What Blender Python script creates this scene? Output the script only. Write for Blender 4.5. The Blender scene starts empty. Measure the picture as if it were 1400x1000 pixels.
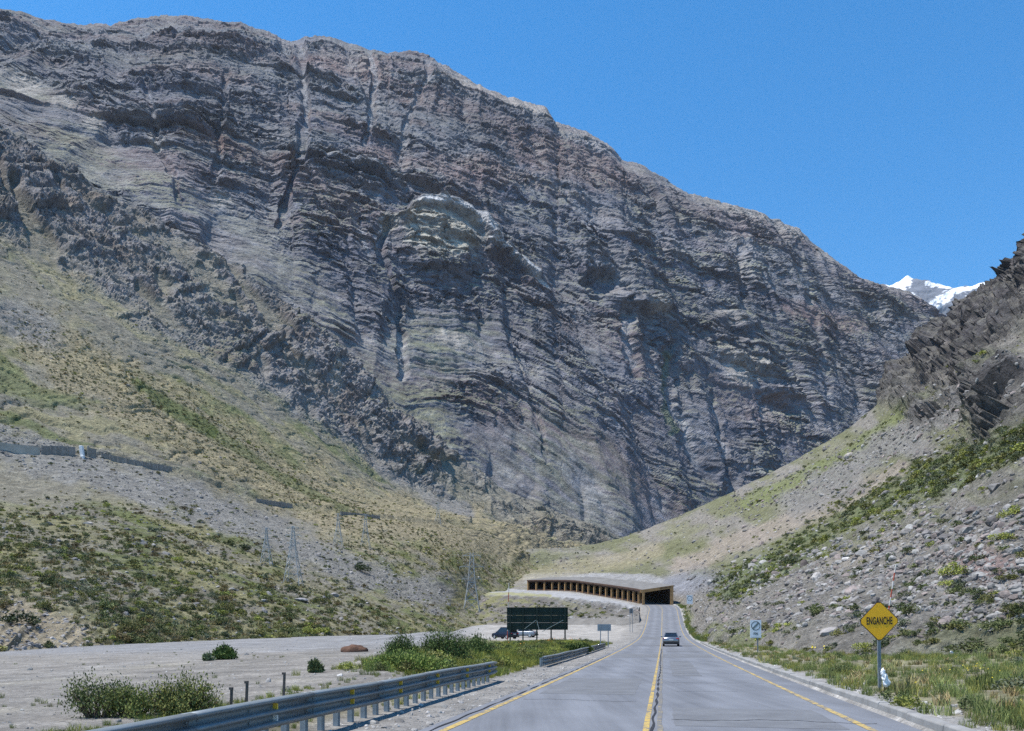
import bpy, bmesh, math, random, time
import numpy as np
from mathutils import Vector, Matrix
T0 = time.time()
random.seed(7)
rng = np.random.default_rng(11)
SC = bpy.context.scene
COL = SC.collection

# ------------------------------------------------------------------ camera, sky, sun
F = 1100.0          # focal length in photo pixels
CZ = 1.53           # eye height over the road
HZ = 862.0          # photo row of the level line
cam_d = bpy.data.cameras.new('camera')
cam = bpy.data.objects.new('camera', cam_d); COL.objects.link(cam)
cam.location = (0, 0, CZ); cam.rotation_euler = (math.radians(90), 0, 0)
cam_d.sensor_width = 36; cam_d.lens = 36 * F / 1400
cam_d.shift_y = (HZ - 500) / 1400
cam_d.clip_start = 0.2; cam_d.clip_end = 40000
SC.camera = cam

SUN = Vector((-0.37, -0.06, 0.93)).normalized()
w = bpy.data.worlds.new('World'); SC.world = w; w.use_nodes = True
nt = w.node_tree; nt.nodes.clear()
sky = nt.nodes.new('ShaderNodeTexSky'); sky.sky_type = 'NISHITA'; sky.sun_disc = False
sky.sun_elevation = math.asin(SUN.z); sky.sun_rotation = math.atan2(SUN.x, SUN.y)
sky.altitude = 2600; sky.air_density = 1.35; sky.dust_density = 0.0; sky.ozone_density = 3.0
bg = nt.nodes.new('ShaderNodeBackground'); bg.inputs[1].default_value = 0.15
wo = nt.nodes.new('ShaderNodeOutputWorld')
hs = nt.nodes.new('ShaderNodeHueSaturation'); hs.inputs['Saturation'].default_value = 1.37; hs.inputs['Hue'].default_value = 0.496
nt.links.new(sky.outputs[0], hs.inputs['Color']); nt.links.new(hs.outputs[0], bg.inputs[0]); nt.links.new(bg.outputs[0], wo.inputs[0])
sl = bpy.data.lights.new('sun', 'SUN'); sl.energy = 4.9; sl.angle = math.radians(0.53); sl.color = (1, 0.95, 0.88)
so = bpy.data.objects.new('sun', sl); COL.objects.link(so)
so.rotation_euler = SUN.to_track_quat('Z', 'Y').to_euler(); so.location = (0, 0, 60)
try: SC.cycles.use_denoising = False            # keeps the fine grain of rock and gravel
except AttributeError: pass
SC.view_settings.view_transform = 'Standard'; SC.view_settings.look = 'None'
SC.view_settings.gamma = 1; SC.view_settings.exposure = 0.5; SC.view_settings.use_curve_mapping = False

# ------------------------------------------------------------------ numeric helpers
def W(x, y, d):
    """photo direction (x, y) at distance d -> world point"""
    return np.array([(x - 700) / F * d, d, CZ + (HZ - y) / F * d])
def toff(P):
    """world points -> photo columns and rows, used to say where on the ground a patch of colour lies"""
    d = np.maximum(P[..., 1], 1e-3)
    return 700 + F * P[..., 0] / d, HZ - F * (P[..., 2] - CZ) / d
_perm = np.random.default_rng(5).permutation(256).astype(np.int32); _perm = np.concatenate([_perm, _perm])
_ang = np.random.default_rng(6).uniform(0, 2 * np.pi, 256); _gx = np.cos(_ang).astype(np.float32); _gy = np.sin(_ang).astype(np.float32)
def pn(x, y, seed=0):
    x = np.asarray(x, np.float64) + seed * 17.31; y = np.asarray(y, np.float64) + seed * 9.77
    xf = np.floor(x); yf = np.floor(y)
    xi = xf.astype(np.int64) & 255; yi = yf.astype(np.int64) & 255
    fx = (x - xf).astype(np.float32); fy = (y - yf).astype(np.float32)
    u = fx * fx * fx * (fx * (fx * 6 - 15) + 10); v = fy * fy * fy * (fy * (fy * 6 - 15) + 10)
    x1 = (xi + 1) & 255; y1 = (yi + 1) & 255
    def g(a, b, p, q):
        h = _perm[_perm[a] + b]
        return _gx[h] * p + _gy[h] * q
    n00 = g(xi, yi, fx, fy); n10 = g(x1, yi, fx - 1, fy); n01 = g(xi, y1, fx, fy - 1); n11 = g(x1, y1, fx - 1, fy - 1)
    a = n00 + u * (n10 - n00); b = n01 + u * (n11 - n01)
    return (a + v * (b - a)) * 1.5
def fbm(x, y, o=4, seed=0, gain=0.5):
    t = 0; a = 1; n = 0
    for i in range(o):
        t = t + a * pn(x * 2 ** i, y * 2 ** i, seed + i * 3); n += a; a *= gain
    return t / n
def rid(x, y, o=4, seed=0, gain=0.5):
    t = 0; a = 1; n = 0
    for i in range(o):
        t = t + a * (1 - 2 * np.abs(pn(x * 2 ** i, y * 2 ** i, seed + i * 3))); n += a; a *= gain
    return t / n
def facet(x, y, seed=0):
    """broken-rock relief: every cell is a small tilted plane"""
    x = np.asarray(x, np.float64); y = np.asarray(y, np.float64)
    xf = np.floor(x); yf = np.floor(y); best = np.full(x.shape, 9.0, np.float32); val = np.zeros(x.shape, np.float32)
    for i in (-1, 0, 1):
        for j in (-1, 0, 1):
            a = (xf + i).astype(np.int64) & 255; b = (yf + j).astype(np.int64) & 255
            h = _perm[(_perm[(a + seed * 13) & 255] + b) & 255]; h2 = _perm[h + 37]; h3 = _perm[h + 91]
            dx = (x - xf - i - 0.15 - 0.7 * h / 255).astype(np.float32); dy = (y - yf - j - 0.15 - 0.7 * h2 / 255).astype(np.float32)
            d = dx * dx + dy * dy; m = d < best
            best = np.where(m, d, best)
            val = np.where(m, (h3 / 127.5 - 1) * 0.6 + _gx[h] * dx * 1.3 + _gy[h] * dy * 1.3, val)
    return val
def ss(a, b, x):
    t = np.clip((x - a) / (b - a), 0, 1); return t * t * (3 - 2 * t)
def cubic(kn, V, q):
    """smooth curve through V at knots kn, sampled at q (first axis)"""
    kn = np.asarray(kn, float); V = np.asarray(V, float)
    dk = np.diff(kn); sl_ = np.diff(V, axis=0) / dk.reshape((-1,) + (1,) * (V.ndim - 1))
    m = np.empty_like(V); m[1:-1] = (sl_[1:] + sl_[:-1]) / 2; m[0] = sl_[0]; m[-1] = sl_[-1]
    i = np.clip(np.searchsorted(kn, q, side='right') - 1, 0, len(kn) - 2)
    sh = (-1,) + (1,) * (V.ndim - 1)
    h = dk[i].reshape(sh); t = ((q - kn[i]) / dk[i]).reshape(sh)
    return ((2 * t**3 - 3 * t**2 + 1) * V[i] + (t**3 - 2 * t**2 + t) * h * m[i] + (-2 * t**3 + 3 * t**2) * V[i + 1] + (t**3 - t**2) * h * m[i + 1])
def normals(P):
    du = np.gradient(P, axis=0); dv = np.gradient(P, axis=1)
    n = np.cross(du, dv); n /= np.linalg.norm(n, axis=-1, keepdims=True) + 1e-9
    return n
def blob(px, py, cx, cy, rx, ry, ang=0, soft=0.35, wob=None):
    c, s = math.cos(math.radians(ang)), math.sin(math.radians(ang))
    dx, dy = px - cx, py - cy
    r = np.sqrt(((dx * c + dy * s) / rx) ** 2 + ((-dx * s + dy * c) / ry) ** 2)
    if wob is not None: r = r + wob
    return 1 - ss(1 - soft, 1 + soft, r)
def strip(px, py, pts, wd, wob=None):
    """closeness to a polyline"""
    best = np.full(px.shape, 1e9)
    for (x0, y0), (x1, y1) in zip(pts, pts[1:]):
        t = np.clip(((px - x0) * (x1 - x0) + (py - y0) * (y1 - y0)) / ((x1 - x0) ** 2 + (y1 - y0) ** 2), 0, 1)
        best = np.minimum(best, np.hypot(px - x0 - t * (x1 - x0), py - y0 - t * (y1 - y0)))
    r = best / wd
    if wob is not None: r = r + wob
    return 1 - ss(0.5, 1.2, r)
def mixc(c, col, m):
    m = np.clip(m, 0, 1)[..., None]
    return c * (1 - m) + np.array(col) * m

# ------------------------------------------------------------------ mesh and material helpers
def sheet(name, P, colr, mat, smooth=True, flip=False, parent=None):
    nu, nv = P.shape[:2]
    idx = np.arange(nu * nv).reshape(nu, nv)
    q = np.stack([idx[:-1, :-1], idx[1:, :-1], idx[1:, 1:], idx[:-1, 1:]], -1).reshape(-1, 4)
    if flip: q = q[:, ::-1]
    me = bpy.data.meshes.new(name)
    me.vertices.add(nu * nv); me.vertices.foreach_set('co', P.reshape(-1).astype(np.float32))
    me.loops.add(q.size); me.loops.foreach_set('vertex_index', q.reshape(-1).astype(np.int32))
    me.polygons.add(len(q)); me.polygons.foreach_set('loop_start', (np.arange(len(q)) * 4).astype(np.int32))
    me.polygons.foreach_set('use_smooth', np.full(len(q), smooth))
    me.update(calc_edges=True)
    if colr is not None:
        a = me.attributes.new('albedo', 'FLOAT_COLOR', 'POINT')
        c4 = np.ones((nu * nv, 4), np.float32); c4[:, :3] = colr.reshape(-1, 3)
        a.data.foreach_set('color', c4.reshape(-1))
    me.materials.append(mat)
    o = bpy.data.objects.new(name, me); COL.objects.link(o)
    if parent: o.parent = parent
    return o
class NT:
    """tiny node builder"""
    def __init__(s, name):
        s.m = bpy.data.materials.new(name); s.m.use_nodes = True; s.t = s.m.node_tree; s.t.nodes.clear()
        s.out = s.n('ShaderNodeOutputMaterial'); s.b = s.n('ShaderNodeBsdfPrincipled')
        s.l(s.b.outputs[0], s.out.inputs[0]); s.b.inputs['Specular IOR Level'].default_value = 0.2
    def n(s, t, **k):
        x = s.t.nodes.new(t)
        for a, b in k.items(): setattr(x, a, b)
        return x
    def l(s, a, b): s.t.links.new(a, b)
    def pos(s): return s.n('ShaderNodeNewGeometry').outputs['Position']
    def obj(s): return s.n('ShaderNodeTexCoord').outputs['Object']
    def noise(s, vec, scale, detail=5, rough=0.6, dist=0):
        x = s.n('ShaderNodeTexNoise'); s.l(vec, x.inputs['Vector']); x.inputs['Scale'].default_value = scale
        x.inputs['Detail'].default_value = detail; x.inputs['Roughness'].default_value = rough; x.inputs['Distortion'].default_value = dist
        return x.outputs['Fac']
    def rng(s, v, a, b, c, d):
        x = s.n('ShaderNodeMapRange'); s.l(v, x.inputs[0])
        for i, q in enumerate((a, b, c, d)): x.inputs[i + 1].default_value = q
        return x.outputs[0]
    def math(s, op, a, b=None):
        x = s.n('ShaderNodeMath', operation=op)
        for i, v in enumerate((a, b)):
            if v is None: continue
            if hasattr(v, 'links'): s.l(v, x.inputs[i])
            else: x.inputs[i].default_value = v
        return x.outputs[0]
    def mul(s, c, f):
        x = s.n('ShaderNodeVectorMath', operation='SCALE')
        if hasattr(c, 'links'): s.l(c, x.inputs[0])
        else: x.inputs[0].default_value = c
        if hasattr(f, 'links'): s.l(f, x.inputs['Scale'])
        else: x.inputs['Scale'].default_value = f
        return x.outputs[0]
    def mix(s, f, a, b):
        x = s.n('ShaderNodeMix', data_type='RGBA')
        if hasattr(f, 'links'): s.l(f, x.inputs[0])
        else: x.inputs[0].default_value = f
        for v, i in ((a, 6), (b, 7)):
            if hasattr(v, 'links'): s.l(v, x.inputs[i])
            else: x.inputs[i].default_value = (*v, 1)
        return x.outputs[2]
    def attr(s, name, kind='GEOMETRY'):
        x = s.n('ShaderNodeAttribute', attribute_name=name, attribute_type=kind); return x
    def color(s, c):
        if hasattr(c, 'links'): s.l(c, s.b.inputs['Base Color'])
        else: s.b.inputs['Base Color'].default_value = (*c, 1)
    def bump(s, h, strength, dist):
        x = s.n('ShaderNodeBump'); s.l(h, x.inputs['Height']); x.inputs['Strength'].default_value = strength; x.inputs['Distance'].default_value = dist
        s.l(x.outputs[0], s.b.inputs['Normal'])
    def set(s, **k):
        for a, v in k.items(): s.b.inputs[a.replace('_', ' ')].default_value = v
        return s
def terrain_mat(name, s1, s2, lo, hi, bumps, speck=0.0, ss_=1.0):
    M = NT(name); p = M.pos()
    n1 = M.noise(p, s1, 9, 0.68); n2 = M.noise(p, s2, 9, 0.72)
    f = M.math('MULTIPLY', M.rng(n1, 0.3, 0.7, lo, hi), M.rng(n2, 0.3, 0.7, lo - .08, hi + .08))
    if speck:
        v = M.n('ShaderNodeTexVoronoi'); M.l(p, v.inputs['Vector']); v.inputs['Scale'].default_value = ss_
        stone = M.math('MULTIPLY', M.rng(v.outputs['Distance'], 0.25, 0.4, 1, 0), M.rng(n1, 0.45, 0.6, 0, 1))
        sep = M.n('ShaderNodeSeparateColor'); M.l(v.outputs['Color'], sep.inputs[0])
        f = M.math('MULTIPLY', f, M.math('ADD', 1.0, M.math('MULTIPLY', stone, M.rng(sep.outputs[0], 0, 1, -speck, speck * 1.3))))
    M.color(M.mul(M.attr('albedo').outputs['Color'], f))
    h = M.math('ADD', M.math('MULTIPLY', n1, s2 / s1 * 0.5), n2)
    if speck: h = M.math('ADD', h, M.math('MULTIPLY', stone, 0.5))
    M.bump(h, 0.9, bumps); M.set(Roughness=0.95, Specular_IOR_Level=0.1)
    return M.m
def flat_mat(name, c, rough=0.6, metal=0, var=0.25, scale=6, bump=0.0, spec=0.3):
    M = NT(name); p = M.obj(); n = M.noise(p, scale, 7, 0.65)
    M.color(M.mul(c, M.rng(n, 0.3, 0.7, 1 - var, 1 + var)))
    M.set(Roughness=rough, Metallic=metal, Specular_IOR_Level=spec)
    if bump: M.bump(M.noise(p, scale * 4, 6, 0.7), 0.6, bump)
    return M.m
def setting(o, **k):
    o['kind'] = 'structure'; return o
def tag(o, label, cat, group=None):
    o['label'] = label; o['category'] = cat
    if group: o['group'] = group
    return o

# ================================================================== LARGE STRUCTURE
# ------------------------------------------------------------------ the main mountain
SKY = np.array([(-320,70),(-200,45),(-100,25),(0,18),(30,22),(60,30),(95,36),(150,38),(175,31),(200,26),(250,24),(290,28),(330,37),(370,49),(398,60),(412,55),(450,55),(490,66),(530,77),(570,77),(610,92),(650,119),(700,138),(745,150),(757,170),(800,185),(830,202),(848,222),(880,232),(930,262),(960,274),(1000,285),(1050,298),(1090,315),(1110,336),(1140,358),(1175,385),(1205,392),(1240,401),(1265,415),(1290,441),(1310,480),(1340,540),(1400,640)], float)
BAS = np.array([(-320,150,800),(0,245,760),(130,335,760),(260,405,770),(400,500,790),(500,585,800),(600,660,820),(700,735,830),(800,770,840),(850,785,850),(900,775,930),(1000,730,1100),(1100,680,1250),(1200,620,1450),(1300,580,1650),(1400,680,1800)], float)
SKD = np.array([(-320,1420),(0,1480),(300,1500),(700,1600),(1000,1750),(1290,1980),(1400,2050)], float)
def main_mountain():
    NU, NV, NB = 1150, 560, 14
    x = np.linspace(-190, 1372, NU)
    ys = np.interp(x, SKY[:, 0], SKY[:, 1]); ds = np.interp(x, SKD[:, 0], SKD[:, 1])
    yb = np.interp(x, BAS[:, 0], BAS[:, 1]); db = np.interp(x, BAS[:, 0], BAS[:, 2])
    zs = CZ + (HZ - ys) / F * ds; zb = CZ + (HZ - yb) / F * db
    # even rows in the view: dense table of the profile, then resampled
    tt = np.linspace(0, 1, 240)
    g = 0.55 * tt + 0.45 * (0.75 * tt ** 0.75 + 0.25 * tt ** 2.5)
    Zt = zb[:, None] + (zs - zb)[:, None] * tt; Dt = db[:, None] + (ds - db)[:, None] * g
    row = (Zt - CZ) / Dt
    want = np.linspace(0, 1, NV)
    P = np.empty((NU, NV + NB, 3))
    for i in range(NU):
        r = np.maximum.accumulate(row[i] + np.arange(240) * 1e-9)
        t = np.interp(r[0] + (r[-1] - r[0]) * want, r, tt)
        P[i, :NV, 2] = np.interp(t, tt, Zt[i]); P[i, :NV, 1] = np.interp(t, tt, Dt[i])
        k = np.arange(1, NB + 1)
        P[i, NV:, 1] = ds[i] + k ** 1.6 * 9; P[i, NV:, 2] = zs[i] - k ** 1.9 * 2.4
    d0 = P[:, :, 1]
    P[:, :, 0] = (x[:, None] - 700) / F * d0
    px, py = toff(P)
    N = normals(P)
    if N[NU // 2, NV // 2, 1] > 0: N = -N
    H = N.copy(); H[..., 2] *= 0.25; H /= np.linalg.norm(H, axis=-1, keepdims=True)
    X, Y, Z = P[..., 0], P[..., 1], P[..., 2]
    s = 0.96 * X + 0.28 * Y
    wv = fbm(s / 420, Z / 420, 3, 1)
    # bedding coordinate: gently dipping and arched beds
    kx = [-320, 300, 545, 640, 925, 1400]; kb = np.concatenate([[0], np.cumsum(np.diff(kx) * np.array([.15, .42, -.42, .46, .06]) * 1.15)]) 
    kb -= kb[3] + 20
    b = Z + 0.10 * s + 45 * wv + np.interp(px + 14 * fbm(px / 90, py / 60, 2, 7), kx, kb) * .8 * ss(200, 680, py) + 9 * fbm(s / 70, Z / 90, 3, 9)
    # gullies running down the face
    def seam(pts, wd): return strip(px + 9 * fbm(px / 60, py / 26, 3, 4), py, pts, wd, 0.7 * fbm(px / 14, py / 20, 3, 3))
    gul = np.zeros_like(Z)
    for pts, wd, am in [([(412,52),(418,120),(420,190),(408,235),(392,275),(380,310)],7,1.0), ([(503,70),(510,110),(507,150),(498,205)],6,.8),
                        ([(585,85),(572,140),(545,205)],5,.6), ([(520,320),(512,352),(530,395),(545,430),(548,520)],7,.9), ([(845,425),(852,470),(866,515)],8,.9),
                        ([(905,480),(915,560),(950,640),(1000,690)],9,.8), ([(965,540),(978,620),(1000,690)],5,.6), ([(1005,345),(1010,420),(1020,480)],5,.5),
                        ([(310,110),(300,190),(290,260)],5,.5), ([(690,470),(720,560),(740,640)],4,.4), ([(1090,330),(1100,430),(1120,540)],5,.45), ([(205,130),(220,220),(250,290)],5,.5)]:
        gul = np.maximum(gul, am * seam(pts, wd))
    warp = s + 40 * fbm(s / 160, Z / 260, 3, 21)
    g1 = rid(warp / 210, Z / 1100, 2, 30); g2 = rid(warp / 75, Z / 420, 2, 40); g3 = rid(warp / 26, Z / 130, 2, 50)
    # where the face is scree and grass rather than cliff
    low = ss(430, 700, py + 0.15 * (px - 600)) * ss(1180, 900, px)
    band = strip(px, py, [(-60,120),(200,255),(330,345),(470,475),(600,605),(700,660),(860,740)], 46, 0.5 * fbm(px / 50, py / 50, 3, 61))
    cones = np.maximum(blob(px, py, 590, 478, 60, 55, 0, .4), blob(px, py, 640, 460, 46, 22, 0, .5)) + blob(px, py, 775, 650, 90, 60, 30, .5)
    soft = np.clip(0.55 * low + 0.8 * band + 0.75 * cones + 0.5 * fbm(s / 130, Z / 90, 4, 70) + 0.05, 0, 1)
    soft = np.clip(np.maximum(soft, 0.8 * gul), 0, 1)
    hard = 1 - soft
    # layered ledges with uneven thickness
    def ledges(step, seed, sharp):
        q = b / step + 0.35 * fbm(s / (step * 6), Z / (step * 6), 3, seed) + 1.1 * pn(b / (step * 3.3), s / (step * 40), seed + 7)
        k = np.floor(q); f = q - k
        hsh = (np.sin(k * 12.9898 + seed * 78.2) * 43758.5453) % 1
        lat = np.clip(0.5 + 0.9 * pn(s / (step * 7) + k * 5.3, k * 0.71, seed + 5), 0, 1)
        prof = ss(0.0, sharp, f) * (1 - 0.85 * ss(0.45, 1.0, f))
        cell = np.floor(s / (step * 1.5) + 7 * hsh + 1.2 * fbm(s / (step * 3), b / step, 2, seed + 9))
        blk = (np.sin(cell * 39.346 + k * 11.135 + seed) * 24634.63) % 1
        return prof * (0.2 + 1.2 * hsh ** 1.5) * lat * (.55 + .8 * blk), k, hsh
    L1, k1, h1 = ledges(46, 2, 0.12); L2, k2, h2 = ledges(19, 3, 0.15); L3, k3, h3 = ledges(8, 4, 0.25)
    amp = (0.35 + 0.65 * hard)
    patch = ss(-0.25, 0.3, fbm(s / 150, b / 60, 3, 77))
    rav = ss(.45, .85, rid((s + 70 * fbm(s / 200, Z / 240, 3, 23)) / 150, Z / 900, 2, 45)) * ss(-.3, .2, fbm(s / 260, Z / 200, 3, 46))
    amp = amp * (0.3 + 0.7 * patch) * (1 - .75 * rav)
    out = amp * (15 * L1 + 9.5 * L2 + 4.6 * L3)
    out += 15 * g1 + 8 * g2 + amp * 5 * g3
    out += hard * (0.4 + 0.6 * patch) * (4.0 * facet(s / 34 + 0.3 * wv, b / 20, 1) + 2.8 * facet(s / 14, b / 8, 2) + 1.5 * facet(s / 6, b / 3.6, 3)) + 1.5 * fbm(s / 9, b / 6, 3, 95)
    out -= 9 * gul + 8 * rav
    # the bulging pale dome and the caves beside it
    dome = blob(px, py, 600, 335, 62, 48, 8, .3, 0.12 * fbm(px / 25, py / 25, 2, 8)); out += 20 * dome
    out += 14 * strip(px, py, [(560,298),(605,293),(645,315),(680,345),(730,378)], 9)
    cw = 0.55 * fbm(px / 16, py / 10, 3, 99)
    cave = .6 * blob(px, py, 822, 388, 24, 15, 14, .5, cw) + 0.4 * blob(px, py, 1060, 555, 24, 9, 25, .5, cw) + .35 * blob(px, py, 690, 372, 30, 10, 35, .5, cw)
    out -= 45 * cave
    out += 16 * blob(px, py, 868, 420, 40, 13, 5, .3) + 12 * blob(px, py, 1000, 442, 30, 12, 8, .3)
    topf = 1 - 0.75 * ss(NV - 26, NV - 2, np.arange(NV + NB))[None, :]
    P += H * (out * topf)[..., None]
    P[..., 2] += (1 - topf) * 5 * (rid(s / 30, s / 300, 3, 101) + 0.4 * rid(s / 9, s / 90, 2, 103))
    N2 = normals(P)
    if N2[NU // 2, NV // 2, 1] > 0: N2 = -N2
    fl = N2[..., 2]
    # rock and soil colours
    c = np.empty(P.shape); c[:] = (0.136, 0.134, 0.143)
    c = mixc(c, (0.10, 0.098, 0.112), 0.9 * (h2 > 0.55) * hard)
    c = mixc(c, (0.165, 0.15, 0.15), 0.8 * (h3 > 0.7))
    kz = b / 62 + .5 * fbm(s / 300, Z / 200, 3, 150) + 1.2 * pn(b / 210, s / 4000, 151); hz_ = (np.sin(np.floor(kz) * 12.9898) * 43758.5453) % 1
    ez = ss(-.25, .2, fbm(s / 170, b / 60, 4, 152))
    c = mixc(c, (0.112, 0.108, 0.125), .8 * (hz_ < .3) * ez); c = mixc(c, (0.178, 0.173, 0.17), .75 * (hz_ > .75) * ez); c = mixc(c, (0.165, 0.128, 0.122), .8 * ((hz_ > .3) & (hz_ < .48)) * ez)
    up = ss(470, 180, py + 0.05 * px) 
    redn = ss(0.0, 0.4, fbm(s / 190, b / 55, 4, 110)) * (0.45 + 0.55 * up)
    c = mixc(c, (0.165, 0.115, 0.10), 0.6 * redn)
    for bl in [(290,205,46,13,4),(345,222,60,14,14),(520,225,40,14,10),(480,100,60,16,10),(770,230,90,24,18),(640,240,70,18,12),(1120,440,60,16,18)]:
        c = mixc(c, (0.20, 0.125, 0.10), 0.6 * blob(px, py, *bl, .5, 0.5 * fbm(px / 14, py / 14, 3, 12)))
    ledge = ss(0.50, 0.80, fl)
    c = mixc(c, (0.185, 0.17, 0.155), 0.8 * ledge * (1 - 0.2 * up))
    grn = np.clip(ss(-0.25, 0.35, fbm(s / 120, Z / 80, 4, 120)), 0, 1)
    c = mixc(c, (0.165, 0.165, 0.10), 0.85 * ledge * grn * (0.35 + 0.65 * ss(150, 420, py)))
    c = mixc(c, (0.19, 0.18, 0.12), 0.6 * band * ss(0.35, 0.6, fl) * grn)
    c = mixc(c, (0.17, 0.17, 0.115), 0.6 * np.clip(cones, 0, 1) * ss(-.3, .3, fbm(s / 40, b / 9, 4, 122)))
    c = mixc(c, (0.22, 0.215, 0.22), 0.55 * low * ss(0.1, 0.5, fbm(s / 60, Z / 120, 4, 130)))
    pale = (0.36, 0.325, 0.25)
    wob = 0.4 * fbm(px / 12, py / 12, 3, 14)
    c = mixc(c, pale, 0.85 * blob(px, py, 598, 332, 54, 32, 5, .3, wob))
    c = mixc(c, (0.46, 0.44, 0.41), 0.95 * strip(px, py, [(566,300),(605,294),(645,315),(668,338)], 6, wob))
    c = mixc(c, (0.44, 0.42, 0.39), 0.9 * strip(px, py, [(660,343),(685,350),(720,376),(745,395)], 5, wob))
    c = mixc(c, pale, 0.6 * strip(px, py, [(520,318),(560,312)], 12, wob))
    for bx, by, rx, ry in [(32,122,26,14),(130,182,16,10),(90,155,18,8),(217,207,12,12),(300,282,14,10),(880,428,22,9),(1010,500,40,14),(620,470,30,10),(640,120,40,7),(720,152,44,9),(985,285,36,8),(1070,312,44,10),(1130,350,20,12),(990,440,20,8),(1000,520,26,12)]:
        c = mixc(c, (0.31, 0.275, 0.23), 0.75 * blob(px, py, bx, by, rx, ry, 20, .5, 1.3 * wob))
    for st, wd in [([(505,75),(511,112),(506,150),(498,205)],5),([(545,430),(549,520)],9),([(512,330),(506,352)],9),([(850,445),(862,500)],7),([(925,570),(952,640)],5),([(968,560),(986,660)],4),([(417,100),(420,190)],4),([(300,245),(288,262)],8),([(480,330),(500,360)],5),([(210,140),(222,215)],4),([(575,120),(545,200)],4)]:
        c = mixc(c, (0.30, 0.29, 0.28), 0.5 * strip(px + 9 * fbm(px / 60, py / 26, 3, 4), py, st, wd * .75, 2.2 * wob))
    c = mixc(c, (0.085, 0.115, 0.045), 0.55 * strip(px, py, [(905,490),(903,560),(915,590)], 7, 3.0 * wob))
    crest = np.exp(-np.maximum(py - np.interp(px, SKY[:, 0], SKY[:, 1]), 0) / 22)
    c = mixc(c, (0.27, 0.235, 0.205), 0.55 * crest * ss(0.3, 0.7, fl) * ss(520, 640, px))
    c = mixc(c, (0.215, 0.20, 0.185), 0.55 * rav * ss(.25, .5, fl))
    c *= (1 + 0.30 * fbm(s / 22, b / 9, 4, 140) + 0.45 * fbm(s / 90, b / 4.5, 4, 141) * (0.5 + 0.5 * ss(300, 480, py)))[..., None]
    c *= (1 + .35 * fbm(s / 260, Z / 170, 3, 142))[..., None]
    c *= 1.13 * np.array([.97, 1.0, 1.06])
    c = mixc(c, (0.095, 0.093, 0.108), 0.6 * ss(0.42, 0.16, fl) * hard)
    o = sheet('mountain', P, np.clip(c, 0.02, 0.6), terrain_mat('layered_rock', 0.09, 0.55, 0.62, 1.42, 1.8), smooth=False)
    return setting(o)
main_mountain()

# ------------------------------------------------------------------ far snow peak
def snow_peak():
    NU, NV = 620, 200
    D = 9000.0
    x = np.linspace(1150, 1430, NU)
    ridge = np.interp(x, [1100,1180,1205,1222,1240,1252,1275,1300,1330,1342,1358,1400,1500], [415,405,391,388,377,384,388,392,391,387,389,402,430])
    t = np.linspace(-0.25, 1, NV)
    P = np.empty((NU, NV, 3))
    zr = CZ + (HZ - ridge) / F * D
    tt = np.clip(t, 0, 1)[None, :]
    P[..., 1] = D + np.where(t[None, :] < 0, -t[None, :] * 2400, -tt * 2300)
    P[..., 0] = ((x - 700) / F * D)[:, None]
    P[..., 2] = zr[:, None] - np.where(t[None, :] < 0, -t * 4200, tt * 1900)
    X, Y, Z = P[..., 0], P[..., 1], P[..., 2]
    r = rid((X + 0.5 * Z) / 900, Z / 2600, 4, 3)
    P[..., 1] -= 90 * rid((X - .4 * Z) / 210, Z / 500, 4, 33) * ss(0, .2, np.abs(t))[None, :]
    P[..., 1] -= 420 * r * ss(0, 0.2, np.abs(t))[None, :] + 60 * fbm(X / 160, Z / 160, 3, 8)
    P[..., 2] += 25 * fbm(X / 120, X / 900, 3, 7)
    px, py = toff(P)
    c = np.empty(P.shape); c[:] = (0.14, 0.145, 0.16)
    c *= (1 + .5 * fbm((X + .6 * Z) / 260, Z / 90, 4, 31))[..., None]
    m = fbm((X - 0.9 * Z) / 420, (Z + 0.4 * X) / 900, 4, 15) + 0.35 * fbm(X / 120, Z / 120, 3, 17)
    snow = ss(0.02, 0.10, m + 0.16 * (1 - (py - 385) / 34) - 0.25 * ss(393, 415, py) - 0.32 + .5 * fbm((px + py) / 6, py / 3, 4, 6, .65))
    for st, wd in [([(1236,378),(1246,380)],3),([(1222,395),(1240,402)],2.5),([(1268,388),(1298,392),(1320,396),(1345,388)],3.5),([(1262,425),(1285,408),(1312,396)],4.5),([(1245,402),(1262,415)],3),([(1283,420),(1302,404)],3)]:
        snow = np.maximum(snow, strip(px, py, st, wd, 1.6 * fbm((px + py) / 7, py / 2.5, 5, 4, .6)))
    snow *= 1 - ss(426, 436, py)
    c = mixc(c, (0.85, 0.86, 0.88), snow)
    return setting(sheet('snowy_mountain', P, c, terrain_mat('snow_and_rock', 0.006, 0.03, 0.85, 1.12, 12.0)))
snow_peak()

# ------------------------------------------------------------------ left mountainside and right mountainside
def loft(cols, q, rows_q, skirt, back):
    K = np.array([[W(*p) for p in c] for c in cols])                       # columns x rows x 3
    if skirt:
        f = K[:, :1].copy(); f[..., 0] *= skirt; f[..., 1] *= skirt; f[..., 2] = f[..., 2] * skirt - 3.5
        K = np.concatenate([f, K], 1)
    bk = K[:, -1:].copy(); bk[..., 0] *= 1 + back / bk[..., 1]; bk[..., 1] += back; bk[..., 2] -= back * 0.9
    K = np.concatenate([K, bk], 1)
    A = cubic(np.arange(len(cols)), K, q)                                  # along the valley
    return np.transpose(cubic(np.arange(K.shape[1]), np.transpose(A, (1, 0, 2)), rows_q), (1, 0, 2))
def even(cols, n, lo, hi, r):
    """column positions spread evenly over the photo's width at control row r"""
    xs = np.array([c[r][0] for c in cols], float)
    return np.interp(np.linspace(lo, hi, n), xs, np.arange(len(cols)))
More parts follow.
